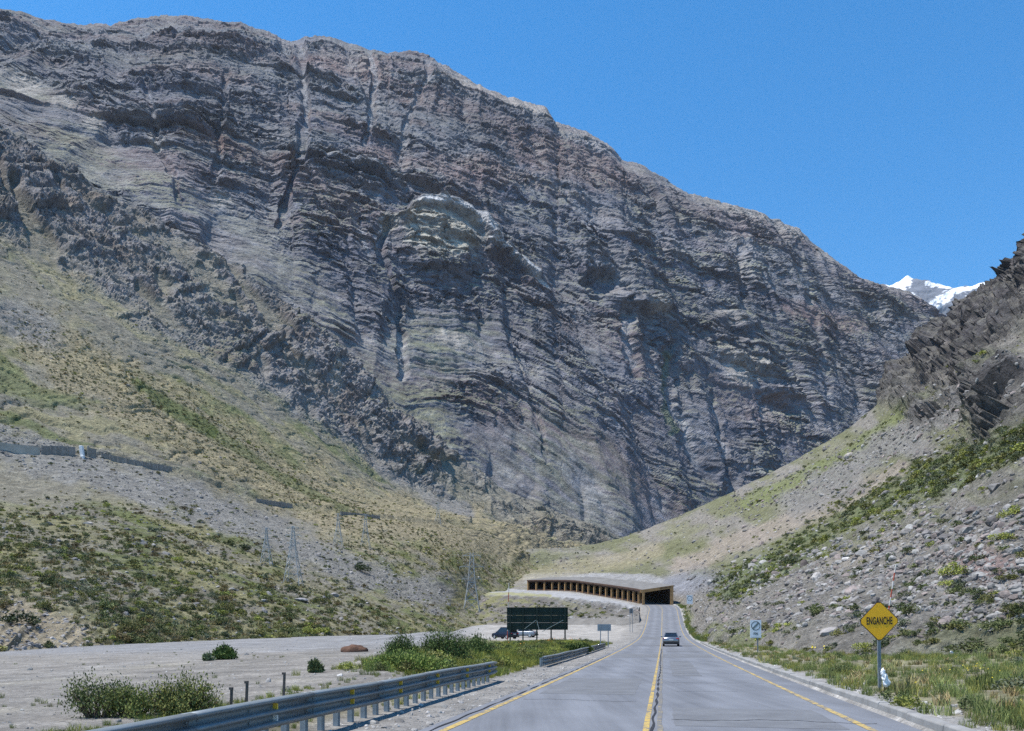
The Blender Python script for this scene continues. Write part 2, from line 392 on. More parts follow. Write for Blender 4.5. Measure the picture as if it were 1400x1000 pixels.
LEFT = [
 [(-350,930,40),(-350,745,110),(-350,590,200),(-350,150,330),(-350,-60,450)],
 [(-150,905,55),(-150,740,125),(-150,600,225),(-150,250,370),(-150,80,500)],
 [(0,890,70),(0,735,140),(0,610,250),(0,335,410),(0,190,560)],
 [(130,882,82),(120,735,155),(120,617,270),(120,395,430),(130,280,575)],
 [(260,872,97),(250,745,175),(240,638,290),(250,465,450),(260,345,590)],
 [(400,867,115),(380,765,200),(380,684,320),(400,560,480),(390,435,610)],
 [(520,862,140),(500,788,230),(510,703,360),(520,648,510),(500,520,630)],
 [(600,866,180),(600,808,270),(620,718,410),(620,690,540),(580,597,650)],
 [(670,862,240),(660,818,330),(700,738,470),(710,722,570),(680,682,670)],
 [(720,840,320),(740,802,400),(780,757,530),(790,750,610),(770,722,690)],
 [(800,812,400),(820,787,470),(850,767,590),(860,760,650),(850,752,710)],
 [(900,802,450),(900,782,520),(920,772,640),(930,766,690),(920,760,740)]]
def left_side():
    NU, NV = 700, 650
    q = even(LEFT, NU, -170, 900, 2)
    rq = np.concatenate([np.linspace(0, 1, 16, endpoint=False), np.linspace(1, 5, NV - 46, endpoint=False), np.linspace(5, 6, 30)])
    P = loft(LEFT, q, rq, 0.94, 130)
    v = np.broadcast_to((rq - 1)[None, :], P.shape[:2]).copy()          # 0 foot, 2 bench, 3 outcrop foot, 4 crest
    px, py = toff(P); N = normals(P)
    if N[NU // 2, NV // 2, 2] < 0: N = -N
    X, Y, Z = P[..., 0], P[..., 1], P[..., 2]
    s = 0.6 * X + 0.8 * Y
    vw = v + 0.22 * fbm(s / 60, Z / 60, 4, 5) + 0.1 * fbm(s / 14, Z / 14, 3, 6)
    vr = vw + .30 * fbm(s / 22, Z / 16, 4, 7)
    rock = ss(2.75, 3.4, vr) * (1 - ss(5.0, 5.3, v)) * (1 - .75 * ss(3.55, 4.15, vr))
    fan = strip(px, py, [(300,330),(390,430),(470,500),(545,600)], 14, 1.4 * fbm(px / 30, py / 30, 3, 9)) * 0.0
    gap = np.maximum(ss(0.05, 0.3, fbm(vw * 2.2, s / 170, 4, 19)), ss(.15, .35, fbm(s / 28, Z / 60, 3, 18)))
    rock *= (1 - 0.85 * gap) * (1 - .65 * ss(540, 720, px))
    nose = blob(px, py, 760, 738, 90, 40, 25, .5, .6 * fbm(px / 30, py / 30, 3, 17))
    jut = 9 * rock * (0.55 + 0.7 * fbm(s / 90, Z / 70, 3, 11)) * ss(3.0, 3.35, v) * (1 - ss(3.75, 4.1, v))
    e1 = s + 0.9 * Z + 8 * fbm(s / 40, Z / 40, 3, 12); e2 = Z - 0.7 * s + 6 * fbm(s / 30, Z / 30, 3, 14)
    bq = e2 / 13 + 1.0 * pn(e2 / 40, e1 / 300, 15); kq = np.floor(bq); fq = bq - kq; hq = (np.sin(kq * 12.99) * 43758.5) % 1
    led = ss(0, .15, fq) * (1 - .85 * ss(.4, 1, fq)) * (.2 + hq) * np.clip(.5 + 1.1 * pn(e1 / 60 + kq * 3.7, kq * .6, 16), 0, 1) * (.5 + .8 * ((np.sin(np.floor(e1 / 17 + hq * 9) * 39.3 + kq * 11.1) * 24634.6) % 1))
    cr = .8 * rock * (4 * rid(e1 / 90, e2 / 40, 3, 13) + 6 * led + 1.5 * facet(e2 / 30, e1 / 22, 4) + 1.4 * facet(e2 / 11, e1 / 9, 5) + 1.2 * facet(e2 / 5, e1 / 3.4, 6) + 0.6 * facet(e2 / 2.4, e1 / 1.7, 7))
    soft = (1 - rock) * (2.2 * fbm(s / 60, Z / 45, 3, 43) + 0.5 * fbm(s / 12, Z / 10, 3, 53) * ss(40, 150, Y) + 0.25 * fbm(X / 2.5, Z / 2.0, 2, 54))
    rill = (1 - rock) * -1.6 * np.maximum(rid(vw * 9 + 0.6 * fbm(s / 50, Z / 50, 2, 63), s / 260, 2, 64), 0) ** 3 * ss(1.7, 2.2, v)
    bench = strip(px, py, [(-200,600),(0,612),(120,618),(240,638),(380,684),(520,704),(640,712)], 5)
    lo_cut = blob(px, py, 40, 865, 110, 45, 12, .4, .4 * fbm(px / 25, py / 25, 3, 29))
    out = jut + cr + soft + rill + 1.5 * bench + lo_cut * (0.9 * rid((px + py) / 30, py / 90, 2, 31) - 0.8) * 0.6
    out += nose * (5 * rid(s / 24, Z / 16, 4, 83))
    P += N * out[..., None]
    N2 = normals(P)
    if N2[NU // 2, NV // 2, 2] < 0: N2 = -N2
    fl = N2[..., 2]
    # colours
    c = np.empty(P.shape); c[:] = (0.20, 0.185, 0.145)                    # grey scree
    n1 = fbm(s / 45, Z / 28, 5, 71); n2 = fbm(px / 60, py / 40, 4, 72)
    streak = fbm(vw * 7, s / 130, 4, 73)
    c = mixc(c, (0.235, 0.215, 0.13), ss(-0.15, 0.25, streak + 0.4 * n1) * ss(1.6, 2.2, vw) * (1 - ss(2.95, 3.2, vw)))
    c = mixc(c, (0.135, 0.15, 0.065), 0.8 * ss(0.05, 0.35, fbm(vw * 6 + 9, s / 90, 4, 74)) * ss(1.7, 2.1, vw) * (1 - ss(3.0, 3.3, vw)))
    # straw slope speckled with bushes under the fan, green lower hillside
    straw = strip(px, py, [(60,470),(200,545),(330,625),(470,695),(640,740),(760,770)], 46, .9 * fbm(px / 40, py / 30, 3, 75))
    c = mixc(c, (0.265, 0.225, 0.14), 0.8 * straw)
    lower = ss(1.75, 1.35, v + 0.12 * n2)
    dry = ss(-0.2, 0.3, fbm(s / 16, Z / 7, 4, 76))
    c = mixc(c, (0.215, 0.20, 0.10), 0.85 * lower * dry)
    c = mixc(c, (0.125, 0.14, 0.055), 0.9 * lower * ss(0.0, 0.3, fbm(s / 12, Z / 6, 4, 77)))
    scree = strip(px, py, [(-40,590),(100,640),(250,680),(380,735),(480,780),(600,815)], 27, .9 * fbm(px / 36, py / 22, 4, 78))
    c = mixc(c, (0.205, 0.198, 0.182), 0.9 * scree)
    c = mixc(c, (0.10, 0.122, 0.045), 0.85 * strip(px, py, [(186,520),(232,552),(290,588)], 9, .8 * n2) + .7 * strip(px, py, [(0,560),(80,600),(130,612)], 7, .9 * n2) + .6 * strip(px, py, [(290,590),(380,650),(470,700)], 8, 1.2 * n1))
    scree2 = strip(px, py, [(330,500),(480,600),(560,660),(640,705)], 12, 1.2 * fbm(px / 40, py / 30, 3, 79)) + blob(px, py, 35, 440, 55, 24, 30, .5, .5 * n2) 
    c = mixc(c, (0.21, 0.2, 0.19), 0.8 * scree2)
    c = mixc(c, (0.30, 0.255, 0.185), 0.9 * lo_cut)
    rk = np.empty(P.shape); rk[:] = (0.215, 0.20, 0.20)
    rk = mixc(rk, (0.19, 0.155, 0.135), ss(0.0, 0.4, fbm(s / 26, Z / 18, 4, 80)))
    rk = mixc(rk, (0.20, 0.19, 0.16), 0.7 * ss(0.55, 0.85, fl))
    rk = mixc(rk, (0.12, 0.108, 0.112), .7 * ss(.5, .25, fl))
    rk = mixc(rk, (0.34, 0.30, 0.24), 0.75 * ss(0.25, 0.45, fbm(s / 18 + 7, Z / 22, 4, 81)) * blob(px, py, 280, 400, 60, 40, 45, .6))
    rk = mixc(rk, (0.15, 0.15, 0.08), 0.6 * ss(0.55, 0.8, fl) * ss(0.1, 0.3, n1))
    rk *= (1 + .55 * fbm(e1 / 9, e2 / 4, 4, 84) + .3 * fbm(s / 60, Z / 60, 3, 85))[..., None]
    for bl in [(452,530,7,22,-8),(283,400,10,16,0),(520,470,6,18,-20),(610,650,6,20,-30)]: rk = mixc(rk, (.30, .28, .255), .8 * blob(px, py, *bl, .6, .6 * fbm(px / 10, py / 10, 3, 86)))
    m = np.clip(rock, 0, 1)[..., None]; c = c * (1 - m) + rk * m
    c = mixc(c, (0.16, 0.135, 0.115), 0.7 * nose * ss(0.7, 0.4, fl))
    c *= (1 + 0.25 * fbm(s / 9, Z / 5, 4, 82))[..., None]
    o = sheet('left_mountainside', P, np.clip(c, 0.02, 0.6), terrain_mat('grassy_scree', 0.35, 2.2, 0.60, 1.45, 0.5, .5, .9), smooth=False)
    setting(o)
    return dict(P=P, N=N2, px=px, py=py, v=v, rock=rock, straw=straw, scree=scree, lower=lower, cut=lo_cut)
LS = left_side()
RIGHT = [
 [(560,820,395),(560,812,420),(560,805,440),(560,800,460)],
 [(700,797,388),(700,789,410),(700,781,435),(700,773,470)],
 [(800,794,335),(800,784,365),(800,776,415),(800,766,480)],
 [(880,801,282),(875,787,315),(860,772,385),(850,752,500)],
 [(932,828,232),(940,796,262),(935,762,335),(925,722,485)],
 [(950,858,150),(985,795,190),(1005,740,290),(1005,689,460)],
 [(992,868,92),(1062,785,125),(1100,708,240),(1100,640,440)],
 [(1070,873,64),(1150,767,95),(1185,655,210),(1165,602,420)],
 [(1200,870,48),(1260,737,75),(1262,600,190),(1228,553,400)],
 [(1330,862,42),(1350,702,62),(1325,560,175),(1275,512,385)],
 [(1430,858,38),(1420,672,58),(1385,485,165),(1326,458,370)],
 [(1550,850,35),(1520,620,55),(1455,430,160),(1366,438,350)],
 [(1700,845,33),(1650,560,52),(1550,340,155),(1388,392,335)],
 [(1900,835,30),(1800,480,50),(1650,220,150),(1428,352,320)],
 [(2200,820,28),(2000,400,48),(1900,60,150),(1575,190,310)]]
def right_side():
    NU, NV = 760, 430
    q = even(RIGHT, NU, 570, 1930, 1)
    rq = np.concatenate([np.linspace(0, 1, 20, endpoint=False), np.linspace(1, 4, NV - 45, endpoint=False), np.linspace(4, 5, 25)])
    P = loft(RIGHT, q, rq, 0.93, 120)
    v = np.broadcast_to((rq - 1)[None, :], P.shape[:2]).copy()
    px, py = toff(P); N = normals(P)
    if N[NU // 2, NV // 2, 2] < 0: N = -N
    X, Y, Z = P[..., 0], P[..., 1], P[..., 2]
    s = 0.3 * X + 0.95 * Y
    n0 = fbm(px / 50, py / 50, 4, 3)
    up = ss(0.0, 1.0, (px - 1205) / 90 + (560 - py) / 160 + 0.5 * n0)      # cliffs high on the right
    cliff = np.clip(up * ss(1.9, 2.35, v + 0.3 * n0) + 0.9 * blob(px, py, 1395, 560, 70, 60, -40, .5, .6 * n0) + .8 * blob(px, py, 1390, 710, 40, 22, -20, .5, .6 * n0), 0, 1) * ss(1.2, 1.6, v)
    cliff = np.maximum(cliff, strip(px, py, [(1225,552),(1262,508),(1300,450)], 22, .5 * n0) * ss(2.4, 2.7, v))
    e1 = s + 0.9 * Z + 6 * fbm(s / 40, Z / 40, 3, 12); e2 = Z - 0.7 * s + 5 * fbm(s / 30, Z / 30, 3, 14)
    bq = e2 / 12 + 1.0 * pn(e2 / 40, e1 / 300, 15); kq = np.floor(bq); fq = bq - kq; hq = (np.sin(kq * 12.99) * 43758.5) % 1
    led = ss(0, .2, fq) * (1 - .85 * ss(.4, 1, fq)) * (.2 + hq) * np.clip(.5 + 1.1 * pn(e1 / 60 + kq * 3.7, kq * .6, 16), 0, 1) * (.5 + .8 * ((np.sin(np.floor(e1 / 14 + hq * 9) * 39.3 + kq * 11.1) * 24634.6) % 1))
    out = cliff * (6 * rid(e1 / 60, e2 / 30, 3, 5) + 8 * led + 2.4 * facet(e2 / 20, e1 / 16, 8) + 1.9 * facet(e2 / 9, e1 / 7, 9) + .8 * facet(e2 / 4, e1 / 3, 10) + .5 * facet(e2 / 2, e1 / 1.4, 11) - 1.5)
    near = 1 - ss(120, 260, Y)
    out = out * (0.75 + 0.25 * ss(100, 250, Y))
    out += (1 - cliff) * (1.5 * fbm(s / 40, Z / 25, 3, 8) * ss(60, 200, Y) + 0.9 * fbm(X / 9, Y / 9, 3, 9) + 0.35 * rid(X / 2.2, Y / 2.2, 3, 10) * near)
    edge = ss(3.75, 4.0, v)
    P += N * (out * (1 - 0.7 * edge))[..., None]
    N2 = normals(P)
    if N2[NU // 2, NV // 2, 2] < 0: N2 = -N2
    fl = N2[..., 2]
    c = np.empty(P.shape); c[:] = (0.215, 0.20, 0.175)
    n1 = fbm(px / 70, py / 28, 4, 20); n2 = fbm(s / 20, Z / 12, 4, 21)
    grass = ss(-0.1, 0.3, n1 + 0.3 * n2)
    hill = ss(1.0, 1.5, v) * (1 - cliff)
    c = mixc(c, (0.18, 0.18, 0.105), 0.7 * hill * grass)
    gl = strip(px, py, [(1000,790),(1060,770),(1160,700),(1280,655),(1420,600)], 26, .8 * n1) 
    c = mixc(c, (0.12, 0.15, 0.06), 0.75 * gl)
    grn = ss(-.2, .2, fbm(px / 60, py / 30, 4, 24)) * ss(.9, 1.2, v) * (1 - cliff)
    c = mixc(c, (0.145, 0.15, 0.08), 0.8 * grn)
    gu = strip(px, py, [(1020,690),(1150,625),(1230,570),(1290,530),(1370,490)], 10, 0.9 * n1)
    c = mixc(c, (0.16, 0.18, 0.075), 0.75 * gu)
    c = mixc(c, (0.28, 0.24, 0.20), 0.8 * strip(px, py, [(930,775),(1030,735),(1130,690),(1230,640)], 16, .8 * n1))
    c = mixc(c, (0.20, 0.192, 0.178), 0.85 * strip(px, py, [(1090,690),(1220,610),(1330,545),(1420,510)], 24, 1.0 * n1))
    c = mixc(c, (0.21, 0.215, 0.235), 0.9 * blob(px, py, 940, 797, 40, 16, -10, .5, .5 * n1))
    c = mixc(c, (0.30, 0.30, 0.30), 0.8 * strip(px, py, [(720,790),(800,787),(900,794)], 7, .4 * n1))
    c = mixc(c, (0.27, 0.24, 0.16), 0.6 * strip(px, py, [(700,786),(830,772),(900,752)], 12, .6 * n1))
    c = mixc(c, (0.27, 0.195, 0.18), 0.8 * blob(px, py, 1350, 775, 46, 22, 10, .5, .6 * n1))
    c = mixc(c, (0.29, 0.255, 0.21), 0.7 * blob(px, py, 1190, 755, 60, 14, -18, .5, .6 * n1))
    c = mixc(c, (0.16, 0.175, 0.075), 0.7 * ss(0.25, 0.05, v) * ss(-0.1, 0.2, n2))
    rk = np.empty(P.shape); rk[:] = (0.088, 0.083, 0.084)
    rk = mixc(rk, (0.145, 0.13, 0.125), ss(0.0, 0.35, fbm(s / 14, Z / 9, 4, 22)))
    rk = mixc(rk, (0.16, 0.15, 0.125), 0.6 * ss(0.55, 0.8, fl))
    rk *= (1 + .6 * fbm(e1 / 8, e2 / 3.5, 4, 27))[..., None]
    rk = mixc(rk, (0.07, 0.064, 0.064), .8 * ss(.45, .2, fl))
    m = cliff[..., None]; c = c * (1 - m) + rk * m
    c *= (1 + 0.25 * fbm(s / 6, Z / 4, 4, 23))[..., None]
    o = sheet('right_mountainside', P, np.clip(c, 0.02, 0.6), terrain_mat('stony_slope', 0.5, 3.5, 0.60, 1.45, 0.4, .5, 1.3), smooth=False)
    setting(o)
    return dict(P=P, N=N2, px=px, py=py, v=v, cliff=cliff, gl=gl, gu=gu)
RS = right_side()
print('terrain', round(time.time() - T0, 1))

# ------------------------------------------------------------------ road line and near ground
RY = [-60, 105, 140, 174, 194, 224, 235, 252, 275, 297, 311, 331, 352, 380]
RX = [.188 * y - .15 for y in RY[:5]] + [41.6, 42.4, 40.8, 37.0, 31.8, 28.0, 21.0, 10.0, -6.0]
RZ = [0, 0, .7, 2.8, 5.0, 8.0, 9.0, 10.6, 12.8, 15.0, 16.5, 17.9, 19.1, 20.5]
def xc(y): return cubic(RY, RX, np.atleast_1d(np.asarray(y, float)))
def zr(y): return cubic(RY, RZ, np.atleast_1d(np.asarray(y, float)))
def road_pt(y, o):
    """point of the road at forward distance y, o metres right of the centre line"""
    x0, x1 = xc(y - .5)[0], xc(y + .5)[0]
    t = Vector((x1 - x0, 1, 0)).normalized(); r = Vector((t.y, -t.x, 0))
    p = Vector((xc(y)[0], y, zr(y)[0])) + r * o
    return p, t, r
def lot_z(X, Y): return -0.25 + 0.012 * (Y - 70) + 0.025 * (X + 44.5)
def ground_z(X, Y):
    X = np.asarray(X, float); Y = np.asarray(Y, float)
    c = xc(Y.ravel()).reshape(Y.shape); z0 = zr(Y.ravel()).reshape(Y.shape)
    o = (X - c) / 1.0175
    wave = 0.10 * fbm(X / 6, Y / 6, 3, 2) + 0.25 * fbm(X / 22, Y / 22, 2, 3)
    right = z0 + 0.13 + 0.045 * np.clip(o - 4.8, 0, 40) + wave * ss(5, 8, o)
    zl = np.clip(lot_z(X, Y), -2.2, 1.4)
    end = ss(-9, -2.5, X + 1.0 * fbm(Y / 9, X / 9, 2, 5)) * ss(30, 55, Y)          # the lot ends in a bank on its right
    verge = 0.05 + 0.002 * Y + 0.4 * wave
    left = zl * (1 - end) + verge * end
    left = left + 0.6 * np.exp(-((X + 8) / 5.0) ** 2 - ((Y - 88) / 12.0) ** 2)
    far = ss(105, 135, Y + 0.35 * X)
    pull = 0.15 + (z0 * 0.8) * (z0 < 3.2) + 2.55 * (z0 >= 3.2)
    beyond = np.where(X > -6, pull, pull - 3.5 * ss(-6, -22, X))
    left = left * (1 - far) + beyond * far + wave * 0.35 * ss(-6, -9, o)
    k = ss(-5.2, -9, o)
    left = (z0 - 0.03) * (1 - k) + left * k
    z = np.where(o > 0, right, left)
    bed = np.abs(o) < 4.75
    z = np.where(bed & (o < 4.5) & (o > -3.95), z0 - 0.10, np.where(bed & (o > 0), z0 - 0.02, z))
    z = np.where((o <= -3.95) & (o > -5.6), z0 - 0.015 + 0.02 * fbm(X / .9, Y / .9, 3, 9), z)
    return z, o
def near_ground():
    NU, NV = 330, 330
    Yr = np.concatenate([np.linspace(-40, 4, 12), np.geomspace(5, 330, NV - 12)])
    u = np.linspace(-1, 1, NU)
    ofs = np.sign(u) * (4.2 * np.abs(u) + 90 * np.abs(u) ** 3.5)
    Y = np.repeat(Yr[None, :], NU, 0)
    X = xc(Yr)[None, :] + ofs[:, None] * (1 + 0.002 * Yr[None, :] * (np.abs(ofs)[:, None] > 6))
    Z, o = ground_z(X, Y)
    P = np.stack([X, Y, Z], -1)
    px, py = toff(P)
    n = fbm(X / 5, Y / 7, 4, 11); n2 = fbm(X / 1.2, Y / 1.6, 4, 12)
    c = np.empty(P.shape); c[:] = (0.20, 0.18, 0.13)
    lot = (1 - ss(-7, -2.5, X + 1.0 * fbm(Y / 9, X / 9, 2, 5)) * ss(30, 55, Y)) * ss(-6.2, -8.5, o + 0.8 * n)
    c = mixc(c, (0.215, 0.20, 0.18), lot)
    c = mixc(c, (0.205, 0.204, 0.205), 0.9 * lot * ss(38, 56, Y + 0.2 * X + 8 * n))
    c = mixc(c, (0.22, 0.20, 0.15), 0.5 * lot * ss(0.05, 0.35, n) * ss(50, 30, Y))
    c = mixc(c, (0.30, 0.285, 0.265), 0.9 * ss(92, 105, Y) * ss(-4.2, -5.5, o) * ss(-12, -4, X) )
    c = mixc(c, (0.16, 0.165, 0.075), 0.7 * ss(-6.0, -7.5, o) * ss(-6, -2, X) * ss(25, 32, Y) * ss(98, 90, Y))
    c = mixc(c, (0.225, 0.215, 0.20), ss(-3.8, -4.0, o) * ss(-6.4, -5.7, o + 0.5 * n2))
    c = mixc(c, (0.17, 0.165, 0.09), 0.65 * ss(5.4, 6.4, o + n2) * ss(-.2, .2, n))
    c = mixc(c, (0.30, 0.275, 0.23), 0.6 * ss(5.4, 6.4, o) * ss(.1, .35, fbm(X / 3, Y / 4, 3, 14)))
    c = mixc(c, (0.28, 0.27, 0.255), ss(4.3, 4.4, o) * ss(5.6, 5.2, o + .5 * n2))
    for k, (a0, b0, cc) in enumerate([(-9.5, .10, .0016), (-14, .02, -.0012), (-19, -.10, .0030), (-11, .30, -.004)]):
        for tr in (-.8, .8):
            cx = a0 + tr - b0 * Y + cc * Y ** 2 + .5 * np.sin(Y / 9 + k)
            m = np.exp(-((X - cx) / (.22 + .012 * Y)) ** 2) * lot * ss(8, 14, Y) * ss(75, 50, Y)
            c = mixc(c, (.27, .258, .24) if k % 2 else (.165, .155, .14), .55 * m * (.5 + .5 * ss(-.2, .2, n2)))
    c *= (1 + 0.22 * n2 + .2 * n)[..., None]
    g = sheet('ground', P, c, terrain_mat('gravel_and_soil', 0.6, 7.0, 0.66, 1.40, 0.06, .5, 6.0))
    setting(g)
    me = bpy.data.meshes.new('valley_floor')
    me.from_pydata([(-20000, -20000, -14), (20000, -20000, -14), (20000, 30000, -14), (-20000, 30000, -14)], [], [(0, 1, 2, 3)])
    me.materials.append(flat_mat('valley_soil', (0.2, 0.18, 0.15), 0.95, scale=0.05))
    o = bpy.data.objects.new('valley_floor', me); COL.objects.link(o); setting(o)
near_ground()
def asphalt_mat():
    M = NT('asphalt'); p = M.pos()
    off = M.attr('offs').outputs['Fac']
    n1 = M.noise(p, 0.35, 6, 0.6); n2 = M.noise(p, 40, 6, 0.75)
    sc = M.n('ShaderNodeMapping'); M.l(p, sc.inputs[0]); sc.inputs['Scale'].default_value = (1.6, 0.07, 1); sc.inputs['Rotation'].default_value = (0, 0, 0.186)
    n3 = M.noise(sc.outputs[0], 1.6, 6, 0.65)
    wear = M.math('COSINE', M.math('MULTIPLY', off, 3.6))                   # wheel paths
    f = M.math('ADD', M.rng(n1, 0.3, 0.7, 0.86, 1.12), M.math('ADD', M.rng(n3, 0.3, 0.7, -0.15, 0.15), M.math('MULTIPLY', wear, 0.075)))
    f = M.math('MULTIPLY', f, M.rng(n2, 0.25, 0.75, 0.82, 1.18))
    M.color(M.mul((0.155, 0.162, 0.178), f)); M.set(Roughness=0.78, Specular_IOR_Level=0.35)
    M.bump(n2, 0.5, 0.01)
    return M.m
def ribbon(name, o0, o1, y0, y1, dz, mat, step=1.0, cols=2, parent=None, wob=0.0, holes=None):
    ys = np.arange(y0, y1 + 1e-6, step); V = []; A = []
    for y in ys:
        for k in range(cols):
            a = k / (cols - 1); e = wob * (pn(np.array([y * .8]), np.array([3.1 + 7 * (a > .5)]), 4)[0]) if wob else 0
            oo = (o0(y) if callable(o0) else o0) * (1 - a) + (o1(y) if callable(o1) else o1) * a + e
            p, t, r = road_pt(y, oo); V.append((p.x, p.y, p.z + dz)); A.append(oo)
    Fc = [(i * cols + k, i * cols + k + 1, (i + 1) * cols + k + 1, (i + 1) * cols + k) for i in range(len(ys) - 1) for k in range(cols - 1) if holes is None or not holes(ys[i])]
    me = bpy.data.meshes.new(name); me.from_pydata(V, [], Fc); me.materials.append(mat)
    at = me.attributes.new('offs', 'FLOAT', 'POINT'); at.data.foreach_set('value', np.array(A, np.float32))
    o = bpy.data.objects.new(name, me); COL.objects.link(o)
    if parent: o.parent = parent
    return o
road = setting(ribbon('road', -3.95, 4.5, -40, 352, 0.0, asphalt_mat(), 1.0, 9))
def patch(y0, y1, o0, o1, tone):
    M = NT('patched_asphalt'); p = M.pos(); n = M.noise(p, 1.2, 7, .7); n2 = M.noise(p, 45, 5, .75)
    M.color(M.mul(tuple(v * tone for v in (.155, .16, .17)), M.math('MULTIPLY', M.rng(n, .3, .7, .8, 1.2), M.rng(n2, .25, .75, .8, 1.2)))); M.set(Roughness=.8, Specular_IOR_Level=.3); M.bump(n2, .5, .01)
    return ribbon('asphalt_patch', o0, o1, y0, y1, .0035, M.m, .5, 2, road, .05)
for a in [(14.5, 18.2, .35, 3.3, .93), (21.5, 29, -3.2, -.6, .90), (31, 46, .5, 1.6, .9), (52, 60, -3.3, 3.4, .92), (66, 69, .4, 3.4, .85), (88, 90.5, -3.3, 3.5, .8), (120, 131, -3.3, -.4, .88)]: patch(*a)
def paint_mat(name, c, keep):
    M = NT(name); p = M.pos(); n = M.noise(p, 3.0, 8, 0.75); n2 = M.noise(p, 22, 5, 0.7)
    f = M.math('ADD', n, M.math('MULTIPLY', n2, 0.5))
    M.color(M.mix(M.rng(f, keep, keep + 0.12, 0.0, 1.0), (0.16, 0.155, 0.15), c)); M.set(Roughness=0.6)
    return M.m
yel = paint_mat('yellow_road_paint', (0.47, 0.335, 0.10), 0.66); yel_w = paint_mat('worn_yellow_road_paint', (0.47, 0.34, 0.11), 0.69)
dark = flat_mat('crack_sealer', (0.03, 0.03, 0.033), 0.6, var=0.3)
ribbon('edge_line', -3.60, -3.46, 5, 236, 0.006, yel, 1.0, 2, road, 0.012)
ribbon('edge_line', 3.60, 3.74, 5, 236, 0.006, yel_w, 1.0, 2, road, 0.015)
ribbon('centre_line', -0.20, -0.10, 5, 236, 0.006, yel, 1.0, 2, road, 0.012)
ribbon('centre_line', 0.04, 0.12, 5, 236, 0.006, paint_mat('nearly_gone_yellow_paint', (0.42, 0.33, 0.13), 0.79), 1.0, 2, road, 0.04)
for (a, b, f0, y0, y1) in [(0.0, 0.014, 0.0, 6, 75), (-3.70, 0.012, 0.0, 6, 60)]:
    ribbon('sealed_crack', (lambda y, a=a: a - 0.03 + 0.035 * math.sin(y * .31) * math.sin(y * .13) + 0.02 * math.sin(y * 3.1)), (lambda y, a=a, b=b: a + b + 0.035 * math.sin(y * .31) * math.sin(y * .13) + 0.02 * math.sin(y * 2.7)), y0, y1, 0.011, dark, 0.4, 2, road)
def cross_crack(y, o0, o1, wd):
    V = []; n = 36
    for i in range(n + 1):
        oo = o0 + (o1 - o0) * i / n
        yy = y + 0.16 * math.sin(oo * 2.1 + y) + 0.05 * math.sin(oo * 9 + y) - oo * .0
        h = wd * (0.6 + 0.5 * math.sin(i * 1.7) ** 2)
        for k in (-h, h):
            p, t, r = road_pt(yy + k, oo); V.append((p.x, p.y, p.z + 0.009))
    me = bpy.data.meshes.new('cross_crack'); me.from_pydata(V, [], [(2 * i, 2 * i + 2, 2 * i + 3, 2 * i + 1) for i in range(n)]); me.materials.append(dark)
    o = bpy.data.objects.new('cross_crack', me); COL.objects.link(o); o.parent = road
for a in [(15.6, 0.3, 4.0, .022), (19.5, -3.3, -0.5, .02), (12.9, 0.4, 3.6, .012), (23, 0.5, 2.2, .016), (38.5, -3.3, 0.2, .02), (55, -3.2, 3.4, .03), (74, -3.3, 3.4, .05), (27, 0.4, 3.4, .025), (33, -3.4, 3.4, .02), (46, -3.3, 3.5, .03), (64, -3.4, 3.4, .05), (84, -3.4, 3.5, .06)]: cross_crack(*a)

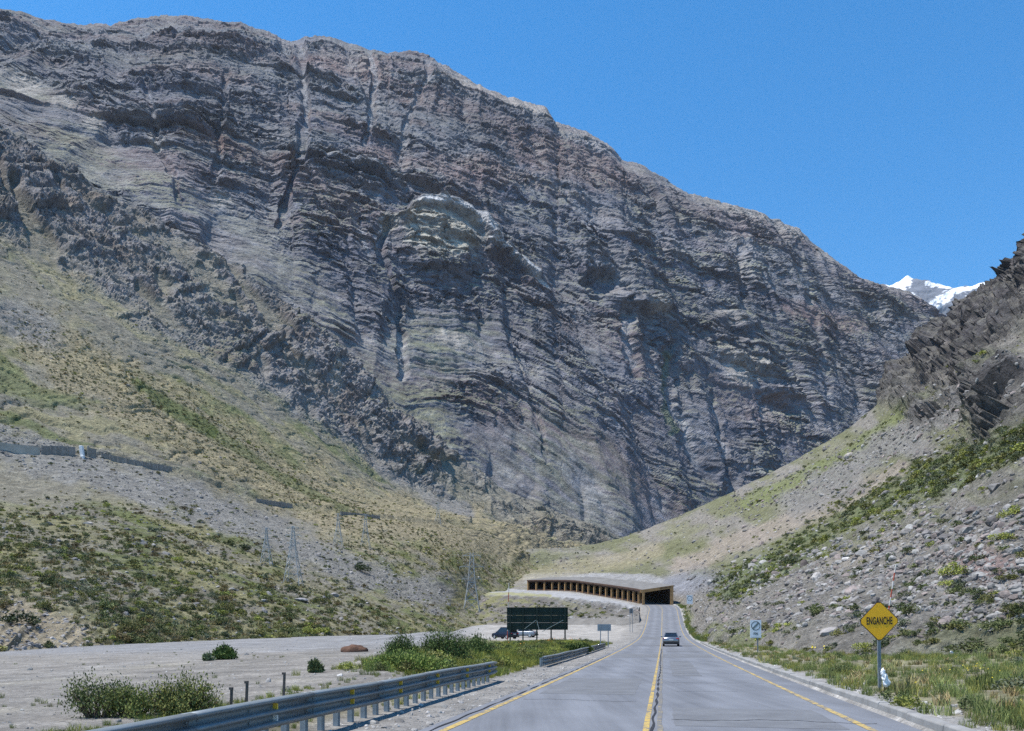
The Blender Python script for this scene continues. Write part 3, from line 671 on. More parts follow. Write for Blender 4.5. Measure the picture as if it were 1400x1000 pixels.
# gravel bank in front of the gallery, with the old roadbed on its top
BANK = [
 [(520,866,300),(520,845,330),(520,822,380),(520,816,400),(520,812,420)],
 [(580,864,285),(590,842,315),(600,814,362),(600,810,385),(610,806,400)],
 [(640,860,262),(650,838,290),(660,812,340),(680,808.5,362),(690,803,375)],
 [(700,853,228),(705,838,255),(715,813,316),(712,808.2,350),(745,803,352)],
 [(760,848,206),(765,836,226),(770,816,284),(770,809.2,320),(800,803,330)],
 [(815,847,190),(815,836,205),(815,820.5,254),(815,815.4,286),(850,808,295)],
 [(850,846,180),(850,838,196),(850,826,236),(852,821.6,258),(885,815,265)],
 [(874,843,182),(873,838,192),(874,830.5,224),(879,828.8,236),(905,822,240)]]
def bank():
    NU, NV = 300, 140
    q = np.linspace(0, len(BANK) - 1, NU); rq = np.linspace(0, 6, NV)
    P = loft(BANK, q, rq, 0.95, 6)
    px, py = toff(P); v = np.broadcast_to((rq - 1)[None, :], P.shape[:2])
    s = P[..., 0] - 0.3 * P[..., 1]
    face = ss(0, .5, v) * ss(2.0, 1.8, v)
    rill = rid(s / 5 + .3 * fbm(s / 9, v * 2, 2, 3), v * .7, 3, 5)
    P[..., 2] += face * (1.3 * rill - 0.7) + .15 * fbm(P[..., 0] / 4, P[..., 1] / 4, 3, 6)
    oo = P[..., 0] - xc(P[..., 1].ravel()).reshape(P.shape[:2]); inside = (oo > -3.6) & (oo < 6) & (P[..., 1] > 236)
    P[..., 2] = np.where(inside, np.minimum(P[..., 2], zr(P[..., 1].ravel()).reshape(P.shape[:2]) - .2), P[..., 2])
    c = np.empty(P.shape); c[:] = (0.19, 0.18, 0.165)
    c = mixc(c, (0.125, 0.115, 0.10), 0.8 * face * ss(0, .5, rill))
    c = mixc(c, (0.18, 0.175, 0.085), 0.85 * face * ss(-.1, .25, fbm(s / 10, v * 3, 4, 9)) * ss(860, 720, px))
    c = mixc(c, (0.31, 0.31, 0.31), 0.9 * ss(1.75, 2.0, v) + 0.6 * ss(1.2, 1.9, v) * ss(740, 820, px))
    c = mixc(c, (0.26, 0.25, 0.10), 0.7 * strip(px, py, [(640,812),(700,812),(752,815)], 2.2, .9 * fbm(px / 12, py / 4, 3, 4)))
    c *= (1 + .35 * fbm(P[..., 0] / 3, P[..., 1] / 5, 4, 13))[..., None]
    o = sheet('gravel_bank', P, c, terrain_mat('bank_gravel', 0.4, 3.0, 0.8, 1.2, 0.2)); setting(o)
    return dict(P=P, N=normals(P), px=px, py=py, v=v)
BS = bank()
print('ground', round(time.time() - T0, 1))

# ================================================================== OBJECTS
class MB:
    def __init__(s): s.bm = bmesh.new()
    def box(s, c, size, rot=None, bev=0):
        m = Matrix.Translation(c) @ (rot.to_4x4() if rot else Matrix.Identity(4)) @ Matrix.Diagonal((*size, 1))
        g = bmesh.ops.create_cube(s.bm, size=1, matrix=m)
        if bev: bmesh.ops.bevel(s.bm, geom=list({e for v in g['verts'] for e in v.link_edges}), offset=bev, segments=1, affect='EDGES')
        return s
    def bar(s, a, b, r, r2=None, seg=6):
        a, b = Vector(a), Vector(b); d = b - a
        if d.length < 1e-6: return s
        m = Matrix.Translation((a + b) / 2) @ d.to_track_quat('Z', 'Y').to_matrix().to_4x4()
        bmesh.ops.create_cone(s.bm, cap_ends=True, segments=seg, radius1=r, radius2=r if r2 is None else r2, depth=d.length, matrix=m)
        return s
    def beam(s, a, b, w_, h):
        a, b = Vector(a), Vector(b); d = b - a
        return s.box((a + b) / 2, (w_, h, d.length), d.to_track_quat('Z', 'Y').to_matrix())
    def prism(s, pts, depth_vec):
        """polygon pushed along a vector"""
        f = [s.bm.verts.new(p) for p in pts]; g = [s.bm.verts.new(Vector(p) + Vector(depth_vec)) for p in pts]
        s.bm.faces.new(f); s.bm.faces.new(g[::-1]); n = len(f)
        for i in range(n): s.bm.faces.new((f[i], g[i], g[(i + 1) % n], f[(i + 1) % n]))
        return s
    def build(s, name, mat, parent=None, smooth=False, loc=None):
        bmesh.ops.recalc_face_normals(s.bm, faces=s.bm.faces)
        me = bpy.data.meshes.new(name); s.bm.to_mesh(me); s.bm.free()
        if mat: me.materials.append(mat)
        if smooth:
            for p in me.polygons: p.use_smooth = True
        o = bpy.data.objects.new(name, me); COL.objects.link(o)
        if parent: o.parent = parent
        if loc: o.location = loc
        return o
def empty(name, loc, rz=0.0):
    o = bpy.data.objects.new(name, None); COL.objects.link(o); o.location = loc; o.rotation_euler = (0, 0, rz); o.empty_display_size = .3
    return o
def kids(o): return [c for c in bpy.data.objects if c.parent == o]
def copy_tree(o, parent=None):
    c = o.copy(); COL.objects.link(c)
    if parent: c.parent = parent
    for ch in kids(o): copy_tree(ch, c)
    return c
def text_mesh(txt, size, sx, bold, mat, name, parent, M4):
    cu = bpy.data.curves.new(name, 'FONT'); cu.body = txt; cu.size = size; cu.align_x = 'CENTER'; cu.align_y = 'CENTER'; cu.offset = bold; cu.space_character = 1.1; cu.extrude = 0.002
    t = bpy.data.objects.new(name, cu); COL.objects.link(t)
    me = bpy.data.meshes.new_from_object(t.evaluated_get(bpy.context.evaluated_depsgraph_get())); bpy.data.objects.remove(t)
    me.transform(M4 @ Matrix.Diagonal((sx, 1, 1, 1))); me.materials.clear(); me.materials.append(mat)
    o = bpy.data.objects.new(name, me); COL.objects.link(o); o.parent = parent
    return o
galv = flat_mat('galvanised_steel', (0.19, 0.215, 0.228), 0.42, 0.15, 0.12, 2, 0.0)
galv_d = flat_mat('weathered_steel_post', (0.22, 0.26, 0.29), 0.55, 0.2, 0.25, 5)
white_p = flat_mat('white_sign_paint', (0.72, 0.75, 0.76), 0.5, var=0.08)
black_p = flat_mat('black_sign_paint', (0.015, 0.015, 0.017), 0.5, var=0.1)
rust = flat_mat('brown_rust', (0.10, 0.055, 0.035), 0.8)
concrete = flat_mat('weathered_concrete', (0.25, 0.245, 0.235), 0.9, 0, 0.3, 1.2, 0.01)

# kerb of separate stones along the right edge
kb = empty('kerb', (0, 0, 0)); kb['kind'] = 'structure'
for i in range(47):
    y0 = 6 + i * 2.0; p0, t, r = road_pt(y0 + .01, 4.62); p1, _, _ = road_pt(y0 + 1.97, 4.62)
    m = MB(); ext = 0.12 * rng.uniform(-.1, .1); tilt = rng.uniform(-.012, .012)
    h = 0.19 + rng.uniform(-.012, .012)
    sec = [(-.0, -.12), (.02, h - .03), (.05, h), (.22, h), (.25, h - .03), (.27, -.12)]
    a = [Vector((*(p0 + r * (q + tilt))[:2], p0.z + z)) for q, z in sec]
    m.prism(a, p1 - p0)
    bmesh.ops.bevel(m.bm, geom=m.bm.edges[:], offset=0.008, segments=1, affect='EDGES')
    m.build('kerb_stone', concrete, kb)

# guardrails
PROF = [(-.02, .606), (-.005, .62), (.04, .622), (.115, .610), (.135, .585), (.10, .552), (.012, .538), (.008, .46), (.05, .452), (.115, .440), (.135, .412), (.10, .382), (.012, .368), (.008, .29), (.05, .282), (.115, .270), (.135, .242), (.10, .212), (.012, .20), (.0, .17)]
refl_y = flat_mat('yellow_reflector', (0.75, 0.50, 0.06), 0.35); refl_w = flat_mat('white_reflector', (0.75, 0.75, 0.72), 0.35)
def guardrail(y0, y1, label, dz=0.0, refl=(), start_bend=False):
    g = empty('guardrail', road_pt(y0, -5.55)[0]); tag(g, label, 'guardrail', 'guardrails on the left of the road'); inv = Matrix.Translation(-g.location)
    y = y0; L = 3.3
    while y < y1 - .1:
        e = min(y + L, y1); m = MB(); n = 5; rows = []
        for k in range(n):
            yy = y + (e + 0.18 - y) * k / (n - 1)
            p, t, r = road_pt(yy, -5.55)
            endk = ss(y1 - .55, y1 + .15, yy); tw = 1 - .55 * endk
            bend = -0.45 * endk ** 2
            sag = dz + 0.012 * math.sin(yy * .7)
            rows.append([m.bm.verts.new(p + r * (a * tw + bend + (0.006 if k == n - 1 else 0)) + Vector((0, 0, sag + .39 + (z - .39) * tw)) - g.location) for a, z in PROF])
        for k in range(n - 1):
            for j in range(len(PROF) - 1): m.bm.faces.new((rows[k][j], rows[k + 1][j], rows[k + 1][j + 1], rows[k][j + 1]))
        for zz in (.50, .33):
            for dy in (.12, .35, 1.6):
                if y + dy < e:
                    p, t, r = road_pt(y + dy, -5.55); m.bar(p + r * .0 + Vector((0, 0, dz + zz)) - g.location, p + r * .03 + Vector((0, 0, dz + zz)) - g.location, .017)
        ob = m.build('rail_beam', galv, g, True); md = ob.modifiers.new('thickness', 'SOLIDIFY'); md.thickness = .006
        y = e
    n = int((y1 - y0) / .66); proto = None
    for i in range(n):
        p, t, r = road_pt(y0 + .3 + i * .66, -5.55)
        if proto is None:
            m = MB(); m.box((-.075, 0, .22), (.012, .10, .68)).box((-.12, .046, .22), (.09, .008, .68)).box((-.12, -.046, .22), (.09, .008, .68)).box((-.035, 0, .38), (.07, .08, .30))
            o = proto = m.build('post', galv_d, g)
        else:
            o = proto.copy(); COL.objects.link(o); o.parent = g
        o.location = p - g.location + Vector((0, 0, dz)); o.rotation_euler = (0, 0, math.atan2(t.y, t.x) - math.pi / 2 + rng.uniform(-.05, .05))
    for i, y in enumerate(refl):
        for zz in (.498, .328):
            p, t, r = road_pt(y, -5.55)
            m = MB(); c = p + r * .05 + Vector((0, 0, dz + zz)) - g.location
            m.prism([c + Vector((0, 0, -.055)) - r * .05, c + Vector((0, 0, -.045)) + r * .035, c + Vector((0, 0, .045)) + r * .035, c + Vector((0, 0, .055)) - r * .05], t * .02)
            m.build('reflector', refl_w if (i == 0 and zz < .4) else refl_y, g)
    return g
guardrail(2.0, 27.0, 'long ribbed steel guardrail in the left foreground with yellow reflectors', .075, (10.9, 13.85, 16.6, 19.5, 22.6, 25.6))
guardrail(37.5, 79, 'shorter ribbed guardrail farther along the left verge, half sunk in weeds', -.12)

# ---------------------------------------------------------------- avalanche gallery
def gallery():
    ys = np.linspace(235.5, 351, 20)
    base = road_pt(235, 0)[0]; g = empty('avalanche_gallery', base)
    tag(g, 'curved concrete avalanche gallery over the road with brown columns and dark portal', 'gallery')
    br = flat_mat('ochre_stained_concrete', (0.30, 0.18, 0.08), 0.85, 0, 0.35, 0.8, .02); dk = flat_mat('dark_stained_concrete', (0.075, 0.045, 0.032), 0.9, 0, 0.4, 0.6)
    inn = flat_mat('sooty_concrete', (0.035, 0.025, 0.02), 0.9, 0, .3, .8)  # gallery's inner shade put into the colour of wall, ceiling and end
    HL, HR = 3.75, 4.9
    fr = [road_pt(y, 0) for y in ys]
    def at(i, o, z): p, t, r = fr[i]; return p + r * o + Vector((0, 0, z)) - base
    # columns
    for i in range(len(ys)):
        p, t, r = fr[i]; m = MB(); R = Matrix((r, t, Vector((0, 0, 1)))).transposed()
        m.box(at(i, -3.95, HL / 2 - .2), (.7, .85, HL + .4), R, .04); m.build('column', br, g)
    def strip_part(name, mat, prof, i0, i1, parent=g):
        m = MB(); rows = [[m.bm.verts.new(at(i, a, z)) for a, z in prof] for i in range(i0, i1 + 1)]
        n = len(prof)
        for k in range(len(rows) - 1):
            for j in range(n): m.bm.faces.new((rows[k][j], rows[k + 1][j], rows[k + 1][(j + 1) % n], rows[k][(j + 1) % n]))
        m.bm.faces.new(rows[0]); m.bm.faces.new(rows[-1][::-1])
        return m.build(name, mat, parent)
    for i in range(0, len(ys) - 1):
        strip_part('roof_panel', dk, [(-4.75, HL + .02), (4.6, HR + .12), (4.6, HR + .62), (-4.75, HL + .50)], i, i + 1)
        strip_part('edge_beam', br if i < 1 else dk, [(-4.3, HL - .42), (-3.65, HL - .42), (-3.65, HL), (-4.3, HL)], i, i + 1)
    gr = flat_mat('roof_gravel', (.165, .16, .152), .95, 0, .35, .5, .05)
    strip_part('gravel_cover', gr, [(-4.2, HL + .42), (5.2, HR + .4), (5.2, HR + .80), (-4.2, HL + .60)], 0, len(ys) - 1)
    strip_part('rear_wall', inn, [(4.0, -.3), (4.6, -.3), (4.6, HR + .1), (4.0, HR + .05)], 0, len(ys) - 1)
    strip_part('low_wall', dk, [(-4.2, -.4), (-3.8, -.4), (-3.8, .35), (-4.2, .35)], 1, len(ys) - 1)
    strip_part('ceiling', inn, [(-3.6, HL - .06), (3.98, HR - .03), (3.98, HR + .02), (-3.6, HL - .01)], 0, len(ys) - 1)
    # far end closed by the bend of the tunnel
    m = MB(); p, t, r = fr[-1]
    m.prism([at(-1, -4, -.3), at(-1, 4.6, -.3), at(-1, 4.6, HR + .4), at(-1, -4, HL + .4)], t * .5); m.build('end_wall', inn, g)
    # portal frame
    p, t, r = road_pt(235, 0)
    def a(o, z, d=0): return p + r * o + Vector((0, 0, z)) + t * d - base
    m = MB(); m.prism([a(-4.45, HL - .30), a(4.55, HR - .05), a(4.55, HR + .78), a(-4.85, HL + .55), a(-4.85, HL - .1)], t * .48); m.build('lintel', br, g)
    m = MB(); m.prism([a(3.85, -.3), a(4.75, -.3), a(4.75, HR + .72), a(3.85, HR + .0)], t * .46 ); ob = m.build('portal_pier', br, g); ob.location -= t * .01
    m = MB(); m.prism([a(-4.35, -.3), a(-3.75, -.3), a(-3.75, HL - .24), a(-4.35, HL - .3)], t * .46); ob = m.build('portal_pier', br, g)
    m = MB(); q = Matrix((r, t, Vector((0, 0, 1)))).transposed()
    for k in range(9):
        o = .9 + k * .36; m.box(a(o, HL + .42 + (HR - HL) * (o + 4) / 8.5, -.012), (.2 + .07 * (k % 3), .03, .26), q)
    m.build('stencilled_mark', flat_mat('dark_stain', (0.06, .035, .025), .9), g)
gallery()

# ---------------------------------------------------------------- signs
def gz(x, y): return float(ground_z(np.array([x]), np.array([y]))[0][0])
def diamond_sign():
    d = 20.5; x = (1204 - 700) / F * d; z0 = gz(x, d)
    s = empty('warning_sign', (x, d, z0)); tag(s, 'yellow diamond warning sign with ENGANCHE lettering on a grey post', 'road sign')
    zc = CZ + (HZ - 849.5) / F * d - z0; h = .535; lean = -.012
    ym = flat_mat('yellow_sign_sheeting', (0.95, 0.46, 0.008), 0.38, var=0.05, spec=.4)
    def dia(hh, y, th):
        m = MB(); c = hh * .09; pts = []
        for dx, dz in [(0, 1), (1, 0), (0, -1), (-1, 0)]:
            px_, pz_ = -dz, dx
            for sgn in (-1, 1): pts.append(Vector((dx * (hh - c) + sgn * (px_ * -1) * c, y, zc + dz * (hh - c) + sgn * (-pz_) * c)))
        m.prism(pts, (0, th, 0)); return m
    dia(h, 0, .012).build('panel', black_p, s); dia(h - .022, -.004, .008).build('face', ym, s)
    text_mesh('ENGANCHE', .265, .44, .006, black_p, 'lettering', s, Matrix.Translation((0, -.007, zc)) @ Matrix.Rotation(math.pi / 2, 4, 'X'))
    m = MB(); m.box((0.02, .06, (zc + .2) / 2 - .2), (.075, .012, zc + .6)).box((-.012, .085, (zc + .2) / 2 - .2), (.01, .05, zc + .6)).box((.052, .085, (zc + .2) / 2 - .2), (.01, .05, zc + .6))
    m.build('post', galv, s); s.rotation_euler = (0, -.02, .03)
    # a plastic bag caught on the post
    m = MB(); rr = random.Random(3)
    for k in range(3): bmesh.ops.create_icosphere(m.bm, subdivisions=2, radius=.10, matrix=Matrix.Translation((.03 + .045 * k, -.02, .02 - .13 * k)) @ Matrix.Diagonal((.5 + .22 * k, .5, 1.1, 1)))
    for v in m.bm.verts: v.co += Vector((rr.uniform(-1, 1), rr.uniform(-1, 1), rr.uniform(-1, 1))) * .018
    b = m.build('plastic_bag', flat_mat('white_plastic', (.8, .8, .8), .5, var=.05), None, False, (x + .02, d, z0 + .47))
    tag(b, 'crumpled white plastic bag caught low on the post of the yellow sign', 'bag')
diamond_sign()
def speed_sign(px_, d, wpx, ytop, ybot, label, fin=True):
    x = (px_ - 700) / F * d; z0 = gz(x, d); w_ = wpx / F * d
    s = empty('road_sign', (x, d, z0)); tag(s, label, 'road sign')
    zt = CZ + (HZ - ytop) / F * d - z0; zb = CZ + (HZ - ybot) / F * d - z0; zc = (zt + zb) / 2
    MB().box((0, .012, zc), (w_, .02, zt - zb), None, .004).build('panel', white_p, s)
    rr = w_ * .41; cz = zt - w_ * .52; m = MB(); n = 28
    for k in range(n):
        a0, a1 = 2 * math.pi * k / n, 2 * math.pi * (k + 1) / n
        m.prism([Vector((math.cos(q) * e, -.004, cz + math.sin(q) * e)) for q, e in ((a0, rr), (a1, rr), (a1, rr * .86), (a0, rr * .86))], (0, .004, 0))
    gm = flat_mat('dark_grey_print', (.045, .055, .06), .5, var=.1)
    m.build('ring', gm, s)
    if fin:
        m = MB(); u = Vector((.707, 0, .707)); q = Vector((-.707, 0, .707))
        m.prism([Vector((0, -.005, cz)) + u * a * rr * .84 + q * b * rr * .22 for a, b in ((-1, -1), (1, -1), (1, 1), (-1, 1))], (0, .004, 0)); m.build('diagonal_bar', flat_mat('grey_print', (.16, .2, .2), .5), s)
        text_mesh('FIN', w_ * .30, .85, .008, gm, 'lettering', s, Matrix.Translation((0, -.003, zb + (zt - zb) * .235)) @ Matrix.Rotation(math.pi / 2, 4, 'X'))
        m = MB(); m.box((0, -.002, zb + .07), (w_ * .9, .006, .03)); m.build('lower_band', flat_mat('pale_grey_print', (.38, .42, .44), .5), s)
    MB().box((w_ * .2, .05, zt / 2 - .2), (.07, .05, zt + .3)).build('post', galv, s)
speed_sign(1033.2, 57, 15.2, 848, 872.5, 'white end of limit sign with ring, diagonal bar and FIN lettering')
speed_sign(943, 185, 8.2, 814, 826, 'small faded white sign with a ring beside the gallery portal', False)
def board_sign(pl, pr, yt, yb, d, posts, label, mat, braces=False, name='billboard', rows=3):
    xl, xr = (pl - 700) / F * d, (pr - 700) / F * d; xm = (xl + xr) / 2; z0 = gz(xm, d)
    s = empty(name, (xm, d, z0)); tag(s, label, 'sign')
    zt = CZ + (HZ - yt) / F * d - z0; zb = CZ + (HZ - yb) / F * d - z0
    n = 1 if rows == 1 else rows
    for k in range(n):
        h = (zt - zb) / n
        MB().box((0, .1, zb + h * (k + .5)), (xr - xl, .04, h - .02), None, .006).build('panel', mat, s)
        if rows > 1: MB().box((0, .05, zb + h * (k + .5)), (xr - xl, .05, .08)).build('rail', mat, s)
    if rows > 1: MB().box((0, .07, zt + .03), (xr - xl + .1, .16, .09)).build('top_rail', mat, s)
    for q in posts:
        MB().box(((q - 700) / F * d - xm, -.02, zt / 2 - .25), (.16 if rows > 1 else .08, .14 if rows > 1 else .08, zt + .5)).build('post', mat if rows > 1 else galv_d, s)
    if braces:
        pm = flat_mat('pale_strut', (.30, .33, .31), .6)
        for (x0, y0, x1, y1) in braces:
            MB().beam(((x0 - 700) / F * d - xm, -.12, CZ + (HZ - y0) / F * d - z0), ((x1 - 700) / F * d - xm, -.16, CZ + (HZ - y1) / F * d - z0), .06, .06).build('strut', pm, s)
    return s
dg = flat_mat('dark_green_painted_steel', (0.012, 0.026, 0.020), 0.65, 0, .3, 1.5)
board_sign(693, 776.5, 831.5, 861.5, 95, (697.5, 715, 734, 753.5, 772.5), 'back of a large dark green billboard on five posts beside the pull-out', dg,
           [(717,860,733,848),(734,849,737,861),(741,864,770,848)])
board_sign(817, 835.5, 853.5, 863, 80, (821, 831.5), 'blank grey back of a wide low sign on two posts behind the weeds', flat_mat('grey_sign_back', (.23, .27, .30), .6, 0, .12, 1), False, 'road_sign', 1)
board_sign(860.5, 865.5, 832, 839, 150, (861.3, 864.8), 'tiny dark sign on two thin posts left of the road below the gallery', flat_mat('dark_sign_back', (.10, .12, .14), .6), False, 'road_sign', 1)

# ---------------------------------------------------------------- cars
tyre_m = flat_mat('tyre_rubber', (.012, .012, .012), .85); rim_m = flat_mat('alloy_rim', (.45, .46, .47), .35, .7)
glass_m = flat_mat('dark_car_glass', (.012, .015, .018), .06, 0, .05, 2, 0, .6); red_m = flat_mat('red_lamp', (.35, .012, .012), .25, spec=.5); plate_m = flat_mat('number_plate', (.6, .6, .57), .5)
def car(loc, rz, paint, label, group=None, suv=False):
    s = empty('car', loc, rz); tag(s, label, 'car', group)
    H = 1.72 if suv else 1.44
    # lower body: sections along the length, rear at -y
    S = [(-2.15, .74, .38, .70), (-2.10, .82, .30, .92), (-1.85, .86, .24, .98), (-1.0, .87, .20, .98), (.8, .87, .20, .97), (1.3, .86, .22, .92), (1.95, .80, .24, .80), (2.12, .70, .34, .62)]
    m = MB(); R = []
    for y, hw, z0, z1 in S:
        ring = [(-hw * .9, z0), (-hw, z0 + .12), (-hw, (z0 + z1) / 2), (-hw * .97, z1 - .08), (-hw * .88, z1), (hw * .88, z1), (hw * .97, z1 - .08), (hw, (z0 + z1) / 2), (hw, z0 + .12), (hw * .9, z0)]
        R.append([m.bm.verts.new((a, y, b)) for a, b in ring])
    for k in range(len(R) - 1):
        for j in range(10): m.bm.faces.new((R[k][j], R[k + 1][j], R[k + 1][(j + 1) % 10], R[k][(j + 1) % 10]))
    m.bm.faces.new(R[0]); m.bm.faces.new(R[-1][::-1]); m.build('body', paint, s, True)
    rb = -1.95 if suv else -1.55; rt = -1.75 if suv else -.85; fb, ft = 1.05, .25
    zb = .96; b = .78; t = .60
    pl = [(-b, rb, zb), (b, rb, zb), (b, fb, zb), (-b, fb, zb)]; pt = [(-t, rt, H - .05), (t, rt, H - .05), (t, ft, H - .05), (-t, ft, H - .05)]
    m = MB(); A = [m.bm.verts.new(p) for p in pl]; B = [m.bm.verts.new(p) for p in pt]
    for i in range(4): m.bm.faces.new((A[i], A[(i + 1) % 4], B[(i + 1) % 4], B[i]))
    m.bm.faces.new(B); m.build('cabin', paint, s)
    m = MB(); m.box((0, (rt + ft) / 2, H - .03), (2 * t + .04, ft - rt + .1, .06), None, .02); m.build('roof', paint, s)
    def pane(name, ids, off):
        q = [Vector((pl + pt)[i]) for i in ids]; c = sum(q, Vector()) / 4; n = (q[1] - q[0]).cross(q[3] - q[0]).normalized()
        if n.dot(c - Vector((0, 0, 1.1))) < 0: n = -n
        m = MB(); m.prism([c + (p - c) * .88 + n * off for p in q], n * .008); m.build(name, glass_m, s)
    pane('rear_window', (0, 1, 5, 4), .004); pane('windscreen', (2, 3, 7, 6), .004); pane('side_window', (1, 2, 6, 5), .004); pane('side_window', (3, 0, 4, 7), .004)
    MB().box((0, -2.14, .44), (1.62, .14, .26), None, .04).build('bumper', flat_mat('black_bumper', (.03, .03, .032), .6), s)
    for sx in (-1, 1):
        MB().box((sx * .66, -2.10, .80), (.30, .07, .15), None, .02).build('tail_light', red_m, s)
        MB().box((sx * .98, .72, 1.0), (.20, .12, .14), None, .03).build('mirror', paint, s)
        for y in (-1.32, 1.30):
            w_ = MB().bar((sx * .66, y, .31), (sx * .86, y, .31), .31, seg=18).build('wheel', tyre_m, s)
            MB().bar((sx * .80, y, .31), (sx * .872, y, .31), .19, seg=12).build('rim', rim_m, w_)
    MB().box((0, -2.17, .70), (.46, .03, .12)).build('number_plate', plate_m, s)
    return s
p, t, r = road_pt(86, .95)
car(p, math.atan2(t.y, t.x) - math.pi / 2, flat_mat('dark_silver_paint', (.20, .22, .25), .25, .6, .06, 1), 'silver sedan driving away up the road, seen from behind')
g_park = 'cars parked by the billboard'
for px_, d, rz, c, lab, sv in [(690, 118, .75, (.02, .025, .04), 'dark parked car in the pull-out behind the left legs of the billboard', True), (716, 128, 1.2, (.22, .24, .26), 'grey parked car half hidden behind the middle of the billboard posts', False)]:
    x = (px_ - 700) / F * d; car((x, d, gz(x, d)), rz, flat_mat('car_paint', c, .3, .3, .05, 1), lab, g_park, sv)

# ---------------------------------------------------------------- pylons
def hit(S, x, y, tol=3.0):
    """point of a hillside that lies in a photo direction"""
    d = np.hypot(S['px'] - x, S['py'] - y); k = np.where(d < tol, S['P'][..., 1], 1e9).argmin()
    if d.flat[k] >= tol: k = d.argmin()
    i, j = np.unravel_index(k, d.shape); return Vector(S['P'][i, j])
steel_p = flat_mat('pylon_steel', (.36, .38, .38), .6, .1, .1, 1)
def pylon(base, h, wb, label, thick):
    s = empty('power_pylon', base); tag(s, label, 'pylon', 'lattice pylons on the valley floor and left hillside')
    wz, ww, tw = h * .66, wb * .14, wb * .055
    def corner(sx, sy, z):
        hw = wb / 2 + (ww - wb / 2) * z / wz if z < wz else ww + (tw - ww) * (z - wz) / (h - wz)
        return Vector((sx * hw, sy * hw, z))
    for sx in (-1, 1):
        for sy in (-1, 1):
            m = MB(); m.beam(corner(sx, sy, -2), corner(sx, sy, wz), thick, thick); m.beam(corner(sx, sy, wz), corner(sx, sy, h), thick * .8, thick * .8); m.build('leg', steel_p, s)
    m = MB(); lv = [0, .16, .32, .46, .57, .66, .73, .80, .87, .94, 1.0]
    for a, b in zip(lv, lv[1:]):
        for (s0, s1) in (((-1, -1), (1, -1)), ((1, -1), (1, 1)), ((1, 1), (-1, 1)), ((-1, 1), (-1, -1))):
            m.beam(corner(*s0, a * h), corner(*s1, b * h), thick * .5, thick * .5); m.beam(corner(*s1, a * h), corner(*s0, b * h), thick * .5, thick * .5)
            if a in (.16, .46, .66): m.beam(corner(*s0, a * h), corner(*s1, a * h), thick * .6, thick * .6)
    o = m.build('lattice', steel_p, s); o['kind'] = 'stuff'
    for z, L in ((.70, .40), (.84, .50), (.97, .36)):
        m = MB()
        for sx in (-1, 1):
            tip = Vector((sx * wb * L, 0, z * h))
            for sy in (-1, 1): m.beam(corner(sx, sy, z * h), tip, thick * .6, thick * .6)
            m.beam(corner(sx, 0, z * h + h * .035), tip, thick * .5, thick * .5)
            m.bar(tip, tip + Vector((0, 0, -h * .03)), thick * .4)
        m.build('crossarm', steel_p, s)
b0 = W(645, 874, 290); pylon(Vector(b0), 31, 8.8, 'nearest tall lattice power pylon rising behind the gravel lot', .21)
for x, y, hpx, lab in [(401, 797, 78, 'second nearest lattice pylon on the green lower left hillside'), (365, 770, 50, 'faint short lattice pylon left of a taller one on the hillside'), (463, 742, 46, 'faint lattice pylon on the grey scree below the old rail line'), (502, 742, 44, 'faint lattice pylon right of its twin below the straw slope'), (601, 712, 30, 'most distant faint pylon below the dark crags')]:
    p = hit(LS, x, y); h = hpx / F * p.y; pylon(p, h, h * .27, lab, .10 if hpx > 60 else .09)

# ---------------------------------------------------------------- old rail bench walls
timber = flat_mat('weathered_timber', (.27, .24, .21), .9, 0, .3, .8); pale_c = flat_mat('pale_old_concrete', (.42, .38, .32), .9, 0, .25, .5)
def bench_wall(pts, h, mat, label, name, panel=6.0, posts=True):
    P3 = [hit(LS, x, y) for x, y in pts]
    s = empty(name, P3[0]); tag(s, label, 'wall')
    for a, b in zip(P3, P3[1:]):
        d = b - a; n = max(1, int(d.length / panel))
        for k in range(n):
            p0 = a + d * k / n - P3[0]; p1 = a + d * (k + .96) / n - P3[0]; u = Vector((0, 0, h * rng.uniform(.92, 1.06)))
            nrm = Vector((d.y, -d.x, 0)).normalized()
            MB().prism([p0 - Vector((0, 0, 1)), p1 - Vector((0, 0, 1)), p1 + u, p0 + u], nrm * .35).build('wall_panel', mat, s)
            if posts: MB().box(p0 + nrm * .45 + Vector((0, 0, h * .5 - .5)), (.4, .4, h + 1.3)).build('post', mat, s)
bench_wall([(-60, 612), (0, 617), (58, 621)], 2.2, pale_c, 'pale concrete retaining wall on the old rail bench at far left', 'retaining_wall')
bench_wall([(58, 621), (104, 623)], 2.7, timber, 'dark timber palisade between the pale wall and the culvert spout', 'timber_palisade', 2.2)
bench_wall([(120, 624), (132, 625)], 3.2, timber, 'short dark timber palisade right of the culvert spout', 'timber_palisade', 2)
bench_wall([(140, 625), (185, 633), (236, 642)], 1.5, timber, 'low timber palisade fading into the straw slope on the rail bench', 'timber_palisade', 2.4)
bench_wall([(352, 683), (400, 689)], 1.2, timber, 'weathered grey wall in the middle of the old rail bench', 'timber_palisade', 2.4)
bench_wall([(466, 703), (520, 708)], 1.3, timber, 'weathered wall on the old rail bench nearest to the gallery', 'timber_palisade', 2.4)
p = hit(LS, 112, 624); m = MB(); m.box((0, 0, 1.4), (1.0, 1.2, 4.0), Matrix.Rotation(-.12, 3, 'Y'), .1).box((.5, -.7, -.5), (1.1, .8, 1.2), None, .1)
tag(m.build('culvert_spout', flat_mat('white_lime', (.75, .75, .74), .8), None, False, p), 'white lime-stained culvert spout in the old rail bench wall', 'culvert')

